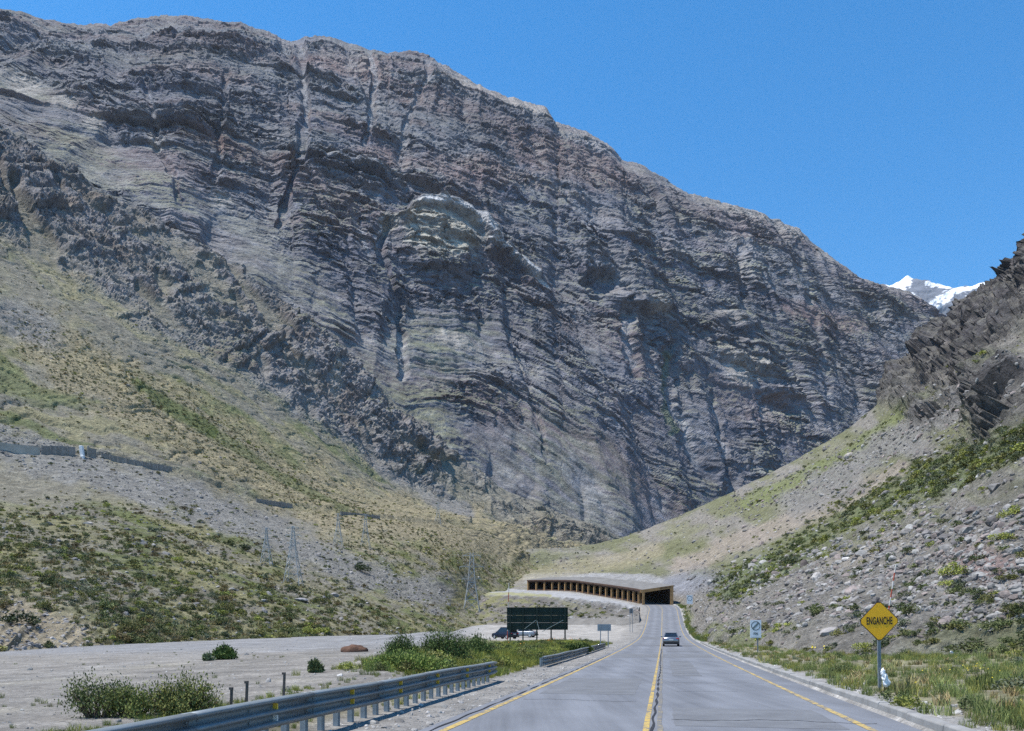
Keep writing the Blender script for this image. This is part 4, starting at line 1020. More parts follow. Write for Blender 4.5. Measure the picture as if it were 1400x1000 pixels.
# ---------------------------------------------------------------- thin marker poles
def marker(px_, d, yt, yb, lean, label, red=True, S=None, r_=.045):
    b = Vector(W(px_, yb, d)) if S is None else hit(S, px_, yb)
    if S is None: b.z = gz(b.x, b.y)
    top = CZ + (HZ - yt) / F * b.y - b.z
    s = empty('snow_marker_pole', b); tag(s, label, 'marker pole')
    n = 6; rm = flat_mat('faded_red_paint', (.38, .08, .045), .6); wm = flat_mat('off_white_paint', (.55, .52, .47), .6)
    for k in range(n):
        MB().bar((lean * top * k / n, 0, top * k / n - .1 * (k == 0)), (lean * top * (k + 1) / n, 0, top * (k + 1) / n), r_).build('band', rm if (k % 2 == 0 or not red) else wm, s)
marker(693.5, 99, 797, 878, .03, 'tall thin red and white snow pole at the left edge of the billboard')
marker(1217, 52, 772, 842, .16, 'leaning thin red and white snow pole on the rubble above the yellow sign', True, RS)
wood = flat_mat('grey_stake_wood', (.12, .10, .085), .9)
for x, d, h, lab in [(388, 17.5, .52, 'short dark stake behind the guardrail, right one of three'), (337, 16.2, .42, 'short dark stake behind the guardrail, middle one of three'), (316, 16, .3, 'shortest dark stake behind the guardrail, left of the others')]:
    X = (x - 700) / F * d
    m = MB(); m.box((0, 0, h / 2 - .1), (.05, .05, h + .3), Matrix.Rotation(.04, 3, 'Y'), .006).box((0, 0, h + .03), (.07, .07, .05))
    tag(m.build('fence_stake', wood, None, False, (X, d, gz(X, d))), lab, 'stake')
print('objects', round(time.time() - T0, 1))

# ================================================================== VEGETATION AND ROCKS
def leaf_mat(name, base, tip):
    M = NT(name); p = M.obj(); n = M.noise(p, 5.0, 5, 0.7); n2 = M.noise(p, 1.6, 3, 0.5)
    t = M.attr('tint', 'INSTANCER')
    col = M.mix(M.rng(n, 0.35, 0.65, 0, 1), base, tip)
    x = M.n('ShaderNodeMix', data_type='RGBA', blend_type='MULTIPLY'); x.inputs[0].default_value = 1
    M.l(col, x.inputs[6]); M.l(t.outputs['Color'], x.inputs[7])
    M.color(M.mul(x.outputs[2], M.rng(n2, 0.3, 0.7, 0.75, 1.3))); M.set(Roughness=0.75, Specular_IOR_Level=0.15)
    return M.m
leaf = leaf_mat('shrub_leaves', (0.080, 0.094, 0.044), (0.145, 0.158, 0.074))
straw_m = leaf_mat('dry_straw', (0.26, 0.22, 0.11), (0.34, 0.29, 0.17))
blade_m = leaf_mat('grass_blades', (0.10, 0.13, 0.04), (0.19, 0.20, 0.075))
bark = flat_mat('grey_brown_bark', (0.12, 0.09, 0.065), .9, scale=3)
flower_y = flat_mat('yellow_petals', (.70, .55, .03), .6); flower_o = flat_mat('orange_petals', (.45, .19, .03), .6)
def rock_mat():
    M = NT('stone'); p = M.obj(); t = M.attr('tint', 'INSTANCER'); n = M.noise(p, 3.5, 8, .7)
    M.color(M.mul(t.outputs['Color'], M.rng(n, .3, .7, .65, 1.35))); M.set(Roughness=.9, Specular_IOR_Level=.15); M.bump(M.noise(p, 9, 6, .7), .7, .03)
    return M.m
stone = rock_mat()
def raw_mesh(name, V, Fc, mat):
    me = bpy.data.meshes.new(name); me.from_pydata([tuple(v) for v in V], [], Fc); me.materials.append(mat); return me
def foliage_mesh(name, seed, nclump, nleaf, lsize, flat=.75, up=0.0, mat=None):
    """leaves gathered in uneven clumps within a low dome one unit wide"""
    r = np.random.default_rng(seed); V = []; Fc = []
    cl = []
    for k in range(nclump):
        a = r.uniform(0, 2 * np.pi); d = math.sqrt(r.uniform(0, 1)) * .40; z = (1 - (d / .52) ** 2) * flat * r.uniform(.35, .95)
        cl.append((d * math.cos(a), d * math.sin(a), z * .62, r.uniform(.10, .19)))
    for k in range(nleaf):
        c = cl[r.integers(nclump)]; dv = r.normal(size=3); dv /= np.linalg.norm(dv); rr = c[3] * r.uniform(.5, 1.05)
        p = np.array([c[0], c[1], c[2]]) + dv * rr * np.array([1, 1, .9]); p[2] = max(p[2], .01)
        ax = dv + r.normal(size=3) * .7 + np.array([0, 0, .35 + up]); ax /= np.linalg.norm(ax)
        sd = np.cross(ax, r.normal(size=3)); sd /= np.linalg.norm(sd) + 1e-6
        L = lsize * r.uniform(.7, 1.4); b = len(V)
        V += [p - sd * L * .28, p + ax * L * .5 + sd * L * .3, p + ax * L, p + ax * L * .45 - sd * L * .34]
        Fc.append((b, b + 1, b + 2, b + 3))
    return raw_mesh(name, V, Fc, mat or leaf)
def tuft_mesh(name, seed, n, h, spread, wd, mat):
    r = np.random.default_rng(seed); V = []; Fc = []
    for k in range(n):
        a = r.uniform(0, 2 * np.pi); d = math.sqrt(r.uniform(0, 1)) * spread; p = np.array([d * math.cos(a), d * math.sin(a), -.02])
        ln = r.normal(size=2) * .28; hh = h * r.uniform(.5, 1.15); q = r.uniform(0, 2 * np.pi); sd = np.array([math.cos(q), math.sin(q), 0]) * wd
        m = p + np.array([ln[0] * hh * .4, ln[1] * hh * .4, hh * .6]); t = p + np.array([ln[0] * hh, ln[1] * hh, hh]); b = len(V)
        V += [p - sd, p + sd, m + sd * .7, m - sd * .7, t]; Fc += [(b, b + 1, b + 2, b + 3), (b + 3, b + 2, b + 4)]
    return raw_mesh(name, V, Fc, mat)
def rock_mesh(name, seed, sub=2):
    r = random.Random(seed); bm = bmesh.new(); bmesh.ops.create_icosphere(bm, subdivisions=sub, radius=.5)
    pl = [Vector((r.gauss(0, 1), r.gauss(0, 1), r.gauss(0, 1))).normalized() for _ in range(11)]; dd = [r.uniform(.26, .44) for _ in pl]
    for v in bm.verts:
        for n, d in zip(pl, dd):
            q = v.co.dot(n)
            if q > d: v.co -= n * (q - d)
        v.co += Vector((r.uniform(-1, 1), r.uniform(-1, 1), r.uniform(-1, 1))) * .012
    me = bpy.data.meshes.new(name); bm.to_mesh(me); bm.free(); me.materials.append(stone); return me
def protos(name, meshes):
    c = bpy.data.collections.new(name)
    for i, m in enumerate(meshes): c.objects.link(bpy.data.objects.new('%s_%02d' % (name, i), m))
    return c
def scatter(name, pts, scl, tint, coll, tilt=None):
    n = len(pts); me = bpy.data.meshes.new(name); me.vertices.add(n); me.vertices.foreach_set('co', np.asarray(pts, np.float32).reshape(-1))
    rot = np.zeros((n, 3), np.float32); rot[:, 2] = rng.uniform(0, 6.283, n)
    if tilt: rot[:, :2] = rng.normal(0, tilt, (n, 2))
    for nm, ty, key, arr in (('rot', 'FLOAT_VECTOR', 'vector', rot), ('scl', 'FLOAT_VECTOR', 'vector', np.asarray(scl, np.float32)), ('tint', 'FLOAT_VECTOR', 'vector', np.asarray(tint, np.float32)), ('pick', 'INT', 'value', rng.integers(0, len(coll.objects), n).astype(np.int32))):
        a = me.attributes.new(nm, ty, 'POINT'); a.data.foreach_set(key, np.ascontiguousarray(arr).reshape(-1))
    o = bpy.data.objects.new(name, me); COL.objects.link(o); o['kind'] = 'stuff'
    g = bpy.data.node_groups.new(name, 'GeometryNodeTree'); g.interface.new_socket('Geometry', in_out='INPUT', socket_type='NodeSocketGeometry'); g.interface.new_socket('Geometry', in_out='OUTPUT', socket_type='NodeSocketGeometry')
    N = g.nodes; i_ = N.new('NodeGroupInput'); o_ = N.new('NodeGroupOutput'); ip = N.new('GeometryNodeInstanceOnPoints'); ci = N.new('GeometryNodeCollectionInfo')
    ci.inputs[0].default_value = coll; ci.inputs['Separate Children'].default_value = True; ci.inputs['Reset Children'].default_value = True
    def att(nm, ty):
        x = N.new('GeometryNodeInputNamedAttribute'); x.data_type = ty; x.inputs[0].default_value = nm; return x.outputs[0]
    er = N.new('FunctionNodeEulerToRotation'); g.links.new(att('rot', 'FLOAT_VECTOR'), er.inputs[0])
    g.links.new(i_.outputs[0], ip.inputs['Points']); g.links.new(ci.outputs[0], ip.inputs['Instance']); ip.inputs['Pick Instance'].default_value = True
    g.links.new(att('pick', 'INT'), ip.inputs['Instance Index']); g.links.new(er.outputs[0], ip.inputs['Rotation']); g.links.new(att('scl', 'FLOAT_VECTOR'), ip.inputs['Scale'])
    g.links.new(ip.outputs[0], o_.inputs[0])
    md = o.modifiers.new('scatter', 'NODES'); md.node_group = g
    return o
def sample(S, wgt, n):
    """n random spots on a hillside, as many per area of the view as the weight says"""
    px, py, P = S['px'], S['py'], S['P']
    ar = np.abs(np.gradient(px, axis=0) * np.gradient(py, axis=1) - np.gradient(px, axis=1) * np.gradient(py, axis=0))
    w_ = wgt * ar * (px > -160) * (px < 1560) * (py > -60) * (py < 1050); w_[-1] = 0; w_[:, -1] = 0
    w_ = np.clip(w_, 0, None).ravel(); k = rng.choice(w_.size, n, p=w_ / w_.sum())
    i, j = np.unravel_index(k, px.shape); a = rng.uniform(0, 1, n)[:, None]; b = rng.uniform(0, 1, n)[:, None]
    Q = P[i, j] * (1 - a) * (1 - b) + P[np.minimum(i + 1, px.shape[0] - 1), j] * a * (1 - b) + P[i, np.minimum(j + 1, px.shape[1] - 1)] * (1 - a) * b + P[np.minimum(i + 1, px.shape[0] - 1), np.minimum(j + 1, px.shape[1] - 1)] * a * b
    return Q, px[i, j], py[i, j]
BUSH_N = [foliage_mesh('bush_foliage', 100 + k, 10 + 2 * k, 760, .065, .70) for k in range(5)]
BUSH_F = [foliage_mesh('small_bush_foliage', 200 + k, 7 + k, 260, .11, .72) for k in range(5)]
TUSS = [tuft_mesh('straw_tussock', 300 + k, 40, .55, .30, .03, straw_m) for k in range(3)]
TUFT = [tuft_mesh('grass_tuft', 310 + k, 60, .60, .38, .012, blade_m) for k in range(4)]
ROCKS = [rock_mesh('rock', 400 + k, 2) for k in range(7)]
C_BUSH_F = protos('far_bush', BUSH_F); C_BUSH_N = protos('near_bush', BUSH_N); C_TUSS = protos('tussock', TUSS); C_TUFT = protos('tuft', TUFT); C_ROCK = protos('loose_rock', ROCKS)
def tints(n, cols, jit=.18):
    c = np.array(cols)[rng.integers(0, len(cols), n)]; return c * (1 + rng.normal(0, jit, (n, 1))).clip(.5, 1.6)
G_DARK = (.85, .92, .8); G_MID = (1.2, 1.22, 1.05); G_OLV = (1.6, 1.4, 1.05); G_YEL = (2.2, 2.1, 1.1); G_GRY = (1.3, 1.3, 1.75); G_BRN = (1.5, 1.05, 1.0)
# --- left hillside
n1 = fbm(LS['px'] / 45, LS['py'] / 25, 4, 201); n2 = fbm(LS['px'] / 110, LS['py'] / 60, 3, 202)
wl = LS['lower'] * (0.35 + 1.2 * np.clip(n1 + .25, 0, 1)) * (1 - .85 * np.clip(LS['scree'], 0, 1)) * (1 - LS['cut'])
ws = np.clip(LS['straw'], 0, 1) * (0.5 + np.clip(n1 + .2, 0, 1)) * .9
band = strip(LS['px'], LS['py'], [(180,520),(330,615),(450,690),(560,740),(700,790)], 20, 1.0 * n1)
up = ss(1.9, 2.3, LS['v']) * (1 - LS['rock']) * (.12 + .5 * np.clip(n2, 0, 1))
Q, qx, qy = sample(LS, wl + .15 * np.clip(LS['scree'], 0, 1) + band * 1.2, 9000)
sz = rng.lognormal(-.15, .45, len(Q)).clip(.3, 2.8)
appar = sz / Q[:, 1]; order = np.argsort(-appar * ((qx > -5) & (qx < 1405) & (Q[:, 1] < 330)))
NI = 130
sc3 = np.stack([sz * rng.uniform(.85, 1.3, len(Q)), sz, sz * rng.uniform(.6, .95, len(Q))], 1); tn = tints(len(Q), [G_DARK, G_MID, G_MID, G_OLV, G_OLV, G_YEL, G_GRY, G_BRN])
rest = order[NI:]
scatter('hillside_scrub', Q[rest], sc3[rest], tn[rest], C_BUSH_F)
ORD = 'first second third fourth fifth sixth seventh eighth ninth tenth eleventh twelfth thirteenth fourteenth fifteenth sixteenth seventeenth eighteenth nineteenth twentieth twenty-first twenty-second twenty-third twenty-fourth twenty-fifth twenty-sixth twenty-seventh twenty-eighth twenty-ninth thirtieth'.split()
def individuals(Q, sc3, tn, ids, meshes, name, plural, cat, group, zones, shade):
    cells = {}
    for q in ids:
        x = 700 + F * Q[q][0] / Q[q][1]; y = HZ - F * (Q[q][2] - CZ) / Q[q][1]
        z = min(zones, key=lambda e: math.hypot(e[0] - x, 1.6 * (e[1] - y)))[2]
        cells.setdefault((z, shade(tn[q])), []).append((x, q))
    for (z, sh), lst in cells.items():
        lst.sort()
        for i, (x, q) in enumerate(lst):
            o = bpy.data.objects.new(name, meshes[int(rng.integers(len(meshes)))]); COL.objects.link(o)
            o.location = Q[q]; o.scale = sc3[q]; o.rotation_euler = (0, 0, rng.uniform(0, 6.28)); o['tint'] = [float(v) for v in tn[q]]
            n = len(lst)
            lab = ('larger %s %s %s' % (sh, cat, z)) if n == 1 else ('%s from left of larger %s %s %s' % (ORD[min(i, 29)], sh, plural, z))
            tag(o, lab, cat, group)
def bush_shade(t): return 'dark green' if t[0] < .95 else 'olive' if t[0] < 1.75 and t[0] > t[1] * 1.06 else 'yellow green' if t[0] > 1.75 else 'mid green'
def rock_shade(t): return 'pale' if t[0] > .26 else 'dark' if t[0] < .17 else 'brownish' if t[0] > t[2] * 1.22 else 'grey'
ZL = [(30, 860, 'around the sandy cut bank'), (170, 855, 'above the left of the gravel lot'), (320, 850, 'above the middle of the gravel lot'), (470, 845, 'above the right of the gravel lot'), (240, 830, 'on the grass over the left lot edge'), (400, 850, 'above the lot below the second pylon'), (530, 850, 'above the right end of the lot'), (120, 830, 'right of the sandy cut bank'), (60, 780, 'over the sandy cut bank'), (180, 780, 'halfway between lot and scree tongue'), (300, 790, 'left of the second pylon'), (400, 815, 'by the second pylon'), (440, 790, 'right of the second pylon'), (335, 740, 'by the lone scree bush'), (500, 785, 'at the tip of the scree tongue'), (590, 830, 'left of the nearest pylon'), (40, 690, 'under the pale bench wall'), (180, 690, 'under the timber palisade')]
ZR = [(985, 810, 'above the road by the gallery'), (1000, 860, 'left of the FIN sign'), (1060, 865, 'right of the FIN sign'), (1060, 780, 'in the near end of the shrub band'), (1150, 720, 'in the middle of the shrub band'), (1280, 665, 'high in the shrub band'), (1380, 620, 'at the top right of the shrub band'), (1140, 860, 'left of the yellow sign'), (1190, 790, 'above the yellow sign'), (1260, 860, 'right of the yellow sign'), (1350, 870, 'at the slope foot far right'), (1350, 800, 'in the reddish rubble far right'), (1380, 760, 'over the reddish rubble at right edge'), (1230, 800, 'right of the leaning snow pole'), (1300, 740, 'on the upper rubble at right'), (1100, 820, 'on the rubble left of the sign')]
individuals(Q, sc3, tn, order[:NI], BUSH_N, 'shrub', 'shrubs', 'shrub', 'shrubs dotted over the lower left hillside', ZL, bush_shade)
Q, qx, qy = sample(LS, ws + up * .9, 9500)
sz = rng.lognormal(-.12, .40, len(Q)).clip(.3, 2.0)
scatter('straw_slope_scrub', Q, np.stack([sz, sz, sz * .75], 1), tints(len(Q), [G_MID, G_OLV, G_MID, G_BRN, G_DARK, G_YEL]), C_BUSH_F)
Q, qx, qy = sample(LS, (wl * .8 + ws + .5 * up), 7000); sz = rng.uniform(.5, 1.3, len(Q))
scatter('straw_tussocks', Q, np.stack([sz] * 3, 1), tints(len(Q), [(1, 1, 1), (.85, .9, .75), (1.15, 1.1, 1.0)]), C_TUSS)
Q, qx, qy = sample(LS, np.clip(LS['scree'], 0, 1) + .25 * LS['lower'] + .5 * LS['cut'] + .25 * up, 5000); sz = rng.lognormal(-.75, .5, len(Q)).clip(.15, 1.8) * np.interp(Q[:, 1], [60, 160], [.5, 1])
scatter('hillside_stones', Q, np.stack([sz * 1.3, sz, sz * .7], 1), tints(len(Q), [(.21, .20, .195), (.14, .135, .135), (.29, .275, .26)]), C_ROCK, .4)
# --- right hillside
px, py = RS['px'], RS['py']; n1 = fbm(px / 40, py / 22, 4, 211); n2 = fbm(px / 25, py / 12, 3, 212)
hump = np.clip(blob(px, py, 1090, 800, 130, 60, -12, .4, .4 * n1) + blob(px, py, 1300, 780, 170, 75, -8, .4, .4 * n1), 0, 1) * (RS['v'] < 1.25)
mid = ss(1.0, 1.3, RS['v']) * (1 - RS['cliff'])
gwt = np.clip(RS['gl'], 0, 1) * 1.6 + np.clip(RS['gu'], 0, 1) * .6 + .35 * mid * np.clip(n1 + .35, 0, 1) + .28 * ss(.3, .0, RS['v']) * (.2 + np.clip(n2, 0, 1)) + .10 * hump + 1.2 * blob(px, py, 1010, 800, 40, 22, -30, .5, n1) + 1.5 * blob(px, py, 1180, 685, 40, 8, -8, .4)
Q, qx, qy = sample(RS, gwt * (0.3 + np.clip(n2 + .3, 0, 1)), 5200)
sz = rng.lognormal(.05, .42, len(Q)).clip(.4, 2.6) * np.interp(Q[:, 1], [40, 120], [.7, 1.0])
appar = sz / Q[:, 1]; order = np.argsort(-appar * ((qx > 900) & (qx < 1405))); NI = 70
sc3 = np.stack([sz * rng.uniform(.85, 1.35, len(Q)), sz, sz * rng.uniform(.6, .9, len(Q))], 1); tn = tints(len(Q), [G_DARK, G_MID, G_OLV, G_MID, G_YEL, G_GRY])
scatter('right_slope_scrub', Q[order[NI:]], sc3[order[NI:]], tn[order[NI:]], C_BUSH_F)
individuals(Q, sc3, tn, order[:NI], BUSH_N, 'shrub', 'shrubs', 'shrub', 'shrubs growing on the right slope', ZR, bush_shade)
Q, qx, qy = sample(RS, hump * (.25 + np.clip(n1 + n2 + .3, 0, 1.2)) + .16 * mid + .35 * strip(px, py, [(1000,690),(1120,650),(1250,590),(1400,520)], 22, n1), 18000)
sz = rng.lognormal(-1.25, .55, len(Q)).clip(.10, 1.25) * np.interp(Q[:, 1], [40, 70, 200], [.6, 1.0, 1.9])
appar = sz / Q[:, 1]; order = np.argsort(-appar * ((qx > 940) & (qx < 1405) & (Q[:, 1] < 260))); NI = 90
sc3 = np.stack([sz * rng.uniform(1, 1.6, len(Q)), sz * rng.uniform(.8, 1.2, len(Q)), sz * rng.uniform(.6, .95, len(Q))], 1)
ROCKC = [(.25, .235, .22), (.20, .19, .18), (.15, .14, .135), (.28, .27, .255), (.22, .185, .17)]
tn = tints(len(Q), ROCKC)
scatter('rockfall_rubble', Q[order[NI:]], sc3[order[NI:]], tn[order[NI:]], C_ROCK, .5)
individuals(Q, sc3, tn, order[:NI], ROCKS, 'boulder', 'boulders', 'boulder', 'boulders of the right hand rockfall', ZR, rock_shade)
fb = ss(0, .3, BS['v']) * ss(1.6, 1.2, BS['v']) * (.15 + np.clip(fbm(BS['px'] / 20, BS['py'] / 8, 3, 221), 0, 1)) * ss(880, 800, BS['px'])
Q, qx, qy = sample(BS, fb, 420); sz = rng.lognormal(-.1, .45, len(Q)).clip(.4, 2.5)
scatter('bank_scrub', Q, np.stack([sz * 1.2, sz, sz * .7], 1), tints(len(Q), [G_MID, G_OLV, G_DARK, G_YEL]), C_BUSH_F)
Q, qx, qy = sample(BS, ss(-.2, .2, BS['v']) * ss(1.9, 1.5, BS['v']), 900); sz = rng.lognormal(-.8, .5, len(Q)).clip(.15, 1.6)
scatter('bank_stones', Q, np.stack([sz * 1.3, sz, sz * .7], 1), tints(len(Q), ROCKC), C_ROCK, .4)
# --- named shrubs and boulders
def put(name, meshes, x, y, S, wpx, label, cat, ratio=.75, tint=G_DARK, k=0):
    p = hit(S, x, y); w_ = wpx / F * p.y
    o = bpy.data.objects.new(name, meshes[k % len(meshes)]); COL.objects.link(o); o.location = p; o.scale = (w_, w_, w_ * ratio); o['tint'] = list(map(float, tint)); tag(o, label, cat); o.rotation_euler = (0, 0, k * 1.3)
    return o
put('shrub', BUSH_N, 28, 848, LS, 52, 'big dark shrub on top of the sandy cut bank at far left', 'shrub', .7, (.45, .55, .5), 1)
put('shrub', BUSH_N, 336, 751, LS, 18, 'upright dark bush alone on the grey scree of the left hillside', 'shrub', 1.1, (.4, .5, .45), 2)
put('shrub', BUSH_N, 491, 779, LS, 32, 'wide dark bush at the tip of the grey scree tongue', 'shrub', .7, (.42, .52, .45), 3)
put('shrub', BUSH_N, 400, 808, LS, 22, 'tall dark bush at the foot of the second lattice pylon', 'shrub', 1.0, (.42, .52, .45), 4)
put('shrub', BUSH_N, 1107, 836, RS, 20, 'small dark round shrub in the middle of the rubble slope', 'shrub', .6, (.42, .52, .45), 0)
put('shrub', BUSH_N, 1176, 785, RS, 22, 'dark green shrub above the rubble beside pale rocks', 'shrub', .7, (.5, .62, .5), 1)
put('shrub', BUSH_N, 1237, 838, RS, 24, 'green shrub on the rubble right above the yellow sign', 'shrub', .6, (.6, .75, .5), 2)
put('shrub', BUSH_N, 1170, 840, RS, 34, 'low green shrub on the rubble left of the yellow sign', 'shrub', .5, (.6, .75, .5), 3)
put('boulder', ROCKS, 1135, 862, RS, 34, 'largest flat-topped grey boulder at the rubble foot left of the yellow sign', 'boulder', .55, (.30, .28, .265), 1)
put('boulder', ROCKS, 1158, 858, RS, 16, 'dark angular boulder touching the largest flat-topped one', 'boulder', .9, (.16, .15, .15), 2)
put('boulder', ROCKS, 1115, 785, RS, 20, 'pale upright boulder at the edge of the shrub band on the right slope', 'boulder', .8, (.42, .39, .36), 3)
put('boulder', ROCKS, 1155, 762, RS, 18, 'whitish boulder highest on the rubble ridge', 'boulder', .6, (.5, .49, .47), 4)
put('boulder', ROCKS, 459, 811, LS, 18, 'pointed grey boulder alone on the lower left hillside', 'boulder', .7, (.30, .29, .29), 5)
put('boulder', ROCKS, 412, 818, LS, 22, 'flat grey boulder left of the pointed one on the hillside', 'boulder', .4, (.28, .27, .27), 6)
put('boulder', ROCKS, 1158, 623, RS, 16, 'pale boulder on the skyline of the right slope', 'boulder', .8, (.36, .33, .30), 0)
# --- road verges: grass
def ground_points(n, y0, y1, o0, o1, dens):
    y = np.exp(rng.uniform(math.log(y0), math.log(y1), n)); o = rng.uniform(o0, o1, n); X = xc(y) + o * 1.0175
    z, oo = ground_z(X, y); k = rng.uniform(0, 1, n) < dens(X, y, oo)
    return np.stack([X, y, z], 1)[k]
def grass(name, pts, h, cols, coll, jit=.2):
    s_ = rng.lognormal(math.log(h), .3, len(pts)); return scatter(name, pts, np.stack([s_, s_, s_ * rng.uniform(.7, 1.2, len(pts))], 1), tints(len(pts), cols, jit), coll)
GR = [(.9, 1.0, .9), (1.15, 1.1, .9), (.75, .9, .8), (1.5, 1.25, 1.0), (.6, .75, .7)]
nz = lambda X, y, a, sd: fbm(X / a, y / (a * 1.5), 3, sd)
grass('verge_grass', ground_points(15000, 8, 105, 4.95, 34, lambda X, y, o: np.clip(.55 + 1.8 * nz(X, y, 4, 31) - .25 * ss(14, 24, o), .03, 1) * (.4 + .6 * ss(4.9, 6.0, o))), .36, [(1.15, 1.2, 1.1), (1.4, 1.35, 1.1), (.9, 1.05, .95), (1.8, 1.5, 1.1), (1.5, 1.5, 1.5)], C_TUFT)
grass('verge_straw', ground_points(3000, 8, 95, 5.2, 34, lambda X, y, o: np.clip(.3 - 1.4 * nz(X, y, 4, 31), 0, 1)), .40, [(.9, .95, .8), (1.1, 1, .9)], C_TUSS)
grass('left_verge_grass', ground_points(9000, 24, 96, -15, -5.9, lambda X, y, o: np.clip(.8 + 1.2 * nz(X, y, 4, 33), .1, 1) * ss(-7, -3, X) * ss(24, 30, y)), .34, [(1.3, 1.3, .9), (1.6, 1.4, .8), (1.9, 1.65, 1.0), (1.0, 1.1, .8)], C_TUFT)
grass('rail_foot_grass', ground_points(3500, 7, 36, -8.6, -5.75, lambda X, y, o: np.clip(.15 + 2 * nz(X, y, 3, 34), .02, 1)), .17, [(1.5, 1.4, .8), (1.1, 1.2, .8), (1.9, 1.7, 1)], C_TUFT)
grass('lot_weeds', ground_points(1600, 9, 60, -45, -8, lambda X, y, o: np.clip(-.15 + 1.8 * nz(X, y, 7, 35), 0, .6)), .16, [(1.1, 1.1, .9), (1.3, 1.2, 1)], C_TUFT)
grass('portal_verge_grass', ground_points(4000, 100, 230, 4.9, 9, lambda X, y, o: np.clip(.5 + 1.5 * nz(X, y, 8, 36), .1, 1)), .7, GR + [(1.6, 1.5, .8)], C_TUFT)
pts = ground_points(1500, 9, 90, 5.0, 30, lambda X, y, o: np.clip(.25 + 1.6 * nz(X, y, 5, 41), 0, 1)); 
s_ = rng.lognormal(-1.0, .45, len(pts)).clip(.15, .9); scatter('verge_bushes', pts, np.stack([s_ * 1.3, s_, s_ * .95], 1), tints(len(pts), [G_MID, G_DARK, G_YEL, G_GRY, G_OLV]), C_BUSH_N)
pts = ground_points(900, 26, 95, -14, -6.2, lambda X, y, o: np.clip(.4 + 1.5 * nz(X, y, 5, 42), 0, 1) * ss(-7, -3, X)); s_ = rng.lognormal(-.7, .4, len(pts)).clip(.2, 1.1)
scatter('left_verge_bushes', pts, np.stack([s_ * 1.3, s_, s_ * .95], 1), tints(len(pts), [G_MID, G_DARK, G_YEL, G_OLV]), C_BUSH_N)
pts = ground_points(2500, 6, 110, -5.5, -3.9, lambda X, y, o: .5 + 0 * X); pt2 = ground_points(1500, 6, 110, 4.0, 6.0, lambda X, y, o: (o < 4.45) | (o > 5.0)); pt3 = ground_points(5000, 10, 100, -60, -7, lambda X, y, o: .6 + 0 * X)
pts = np.concatenate([pts, pt2, pt3]); s_ = rng.lognormal(-3.0, .55, len(pts)).clip(.02, .35)
scatter('loose_gravel', pts, np.stack([s_ * 1.2, s_, s_ * .7], 1), tints(len(pts), [(.33, .32, .30), (.25, .24, .23), (.42, .40, .38)]), C_ROCK, .5)
# flower heads
def flowers(name, pts, mat, r_, zoff):
    V = []; Fc = []
    for p in pts:
        for k in range(3):
            c = p + np.array([rng.normal(0, .12), rng.normal(0, .12), zoff * rng.uniform(.6, 1.1)]); a = rng.uniform(0, 6.28); b = len(V)
            t = np.array([math.cos(a), math.sin(a), .2]) * r_; u = np.array([-math.sin(a) * .6, math.cos(a) * .6, .7]) * r_
            V += [c - t, c - u, c + t, c + u]; Fc.append((b, b + 1, b + 2, b + 3))
    o = bpy.data.objects.new(name, raw_mesh(name, V, Fc, mat)); COL.objects.link(o); o['kind'] = 'stuff'
flowers('yellow_flowers', ground_points(160, 11, 24, 6.0, 11, lambda X, y, o: np.clip(.2 + 2 * nz(X, y, 2, 51), 0, 1)), flower_y, .018, .40)
flowers('yellow_flower_patch', ground_points(500, 50, 62, 9.5, 14, lambda X, y, o: np.clip(.1 + 2 * nz(X, y, 2, 52), 0, 1)), flower_y, .06, .5)
flowers('orange_flower_patch', ground_points(90, 58, 85, -13, -8, lambda X, y, o: np.clip(.1 + 2 * nz(X, y, 4, 53), 0, 1) * (X > -3)), flower_o, .05, .55)
# --- big shrubs with visible stems
def big_shrub(x, d, wpx, hpx, label, seed, shoots, tint, zoff=0, leaf_len=.085, spread=1.0, bare=.35):
    r = np.random.default_rng(seed); X = (x - 700) / F * d; z0 = gz(X, d) + zoff; w_ = wpx / F * d; h = hpx / F * d
    s = empty('shrub', (X, d, z0)); tag(s, label, 'shrub'); m = MB(); V = []; Fc = []
    for k in range(shoots):
        a = r.uniform(0, 2 * np.pi); rad = math.sqrt(r.uniform(0, 1)) * w_ / 2 * spread; tz = h * (1 - .55 * (rad / (w_ / 2)) ** 2) * (r.uniform(.40, .82) if r.uniform() < .7 else r.uniform(.8, 1.12))
        root = np.array([math.cos(a) * rad * .35, math.sin(a) * rad * .35 * .7, -.05]); tip = np.array([math.cos(a) * rad, math.sin(a) * rad * .7, tz]); midp = (root + tip) / 2 + np.array([0, 0, tz * .08]) + r.normal(size=3) * .05
        m.bar(root, midp, .022 * h, .014 * h, 4); m.bar(midp, tip, .014 * h, .006 * h, 4)
        nl = int(95 * r.uniform(.6, 1.4)); hd = .13 * h * r.uniform(.8, 1.5)
        for q in range(nl):
            t = bare + (1 - bare) * r.uniform(0, 1) ** .8; c = (midp + (tip - midp) * ((t - .5) * 2) if t > .5 else root + (midp - root) * t * 2) + r.normal(size=3) * hd * (.35 + .65 * t)
            ax = r.normal(size=3) * .6 + np.array([0, 0, .8]) + (tip - root) * .3; ax /= np.linalg.norm(ax); sd = np.cross(ax, r.normal(size=3)); sd /= np.linalg.norm(sd)
            L = leaf_len * r.uniform(.7, 1.4); b = len(V); V += [c, c + ax * L * .5 + sd * L * .2, c + ax * L, c + ax * L * .5 - sd * L * .2]; Fc.append((b, b + 1, b + 2, b + 3))
    m.build('branches', bark, s)
    f = bpy.data.objects.new('foliage', raw_mesh('foliage', V, Fc, leaf)); COL.objects.link(f); f.parent = s; f['tint'] = list(map(float, tint))
big_shrub(250, 14.4, 105, 50, 'broad olive green shrub behind the near guardrail at lower left', 1, 80, (1.6, 1.5, 1.0), 0, .05)
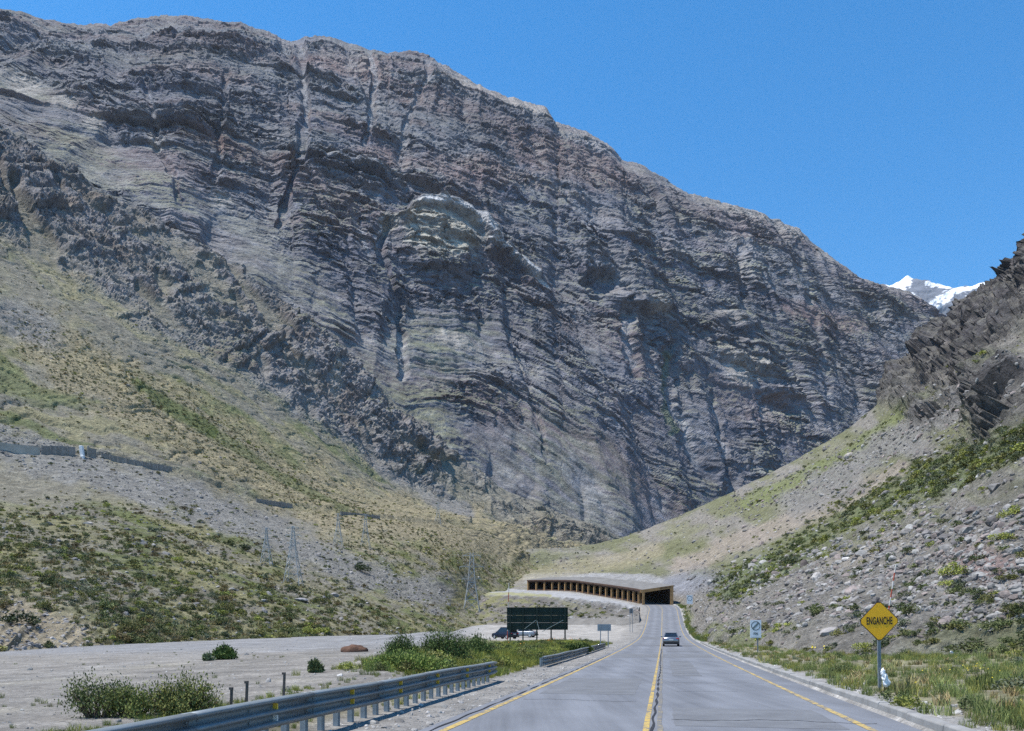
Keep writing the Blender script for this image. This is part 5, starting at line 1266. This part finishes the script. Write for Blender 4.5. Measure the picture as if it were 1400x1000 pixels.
big_shrub(178, 14.0, 92, 46, 'lower olive shrub between the broad one and the twiggy one', 12, 55, (1.4, 1.4, .9), 0, .05)
big_shrub(135, 14.0, 80, 66, 'sparse twiggy shrub at the left end of the broad olive one', 2, 30, (1.1, 1.15, .9), 0, .05, 1, .6)
big_shrub(560, 27, 125, 27, 'large bright green shrub behind the far end of the near guardrail', 3, 170, (1.5, 1.7, .9), -.1, .075)
big_shrub(607, 33, 66, 42, 'tall dark green shrub with bare stems behind the bright green one', 4, 70, (.75, .95, .65), 0, .08, 1, .6)
big_shrub(548, 33, 44, 33, 'dark round-headed shrub at the left of the tall dark one', 5, 55, (.75, .95, .65), 0, .08, 1, .6)
big_shrub(648, 40, 60, 24, 'low dark green shrub below the bank where the lot ends', 6, 70, (.9, 1.1, .75), 0, .09)
big_shrub(308, 38, 30, 17, 'small round green shrub alone on the gravel lot', 7, 60, (.75, 1.0, .6), 0, .12)
big_shrub(284, 37, 14, 9, 'tiny grey green shrub left of the round one on the lot', 8, 20, (1.3, 1.4, 1.6), 0, .1)
big_shrub(431, 26, 18, 14, 'small dull green shrub on the lot close to the guardrail', 9, 30, (.95, 1.05, .95), 0, .1)
big_shrub(790, 62, 40, 11, 'green weeds grown over the sunken farther guardrail', 10, 60, (.8, .95, .6), 0, .16)
# earth heap and white stone
d = 44; X = (485 - 700) / F * d; m = MB(); bmesh.ops.create_icosphere(m.bm, subdivisions=3, radius=.6)
for v in m.bm.verts:
    a = pn(np.array([v.co.x * 4]), np.array([v.co.y * 4 + v.co.z * 3]), 5)[0]; v.co = Vector((v.co.x * 1.2, v.co.y * .9, max(v.co.z, -.1) * .62)) * (1 + .35 * a)
tag(m.build('earth_heap', flat_mat('dark_brown_earth', (.11, .06, .04), .95, 0, .4, 5, .05), None, True, (X, d, gz(X, d))), 'small heap of dark brown earth on the gravel lot', 'earth heap')
d = 33; X = (1301 - 700) / F * d; o = bpy.data.objects.new('white_stone', ROCKS[4]); COL.objects.link(o); o.location = (X, d, gz(X, d) + .45); o.scale = (.24, .17, .15); o.rotation_euler = (.5, .3, 1); o['tint'] = [.6, .6, .58]; tag(o, 'white stone in the grass right of the yellow sign', 'stone')
# --- thin mountain air
m = MB(); m.box((0, 6000, 2000), (16000, 20000, 4040))
hz = m.build('haze', None); hz['kind'] = 'stuff'
mh = bpy.data.materials.new('thin_air'); mh.use_nodes = True; mh.node_tree.nodes.clear()
oo = mh.node_tree.nodes.new('ShaderNodeOutputMaterial'); pv = mh.node_tree.nodes.new('ShaderNodeVolumePrincipled'); pv.inputs['Color'].default_value = (.62, .78, 1, 1); pv.inputs['Density'].default_value = 2.0e-5; pv.inputs['Anisotropy'].default_value = .2
mh.node_tree.links.new(pv.outputs[0], oo.inputs['Volume']); hz.data.materials.append(mh)
print('done', round(time.time() - T0, 1))
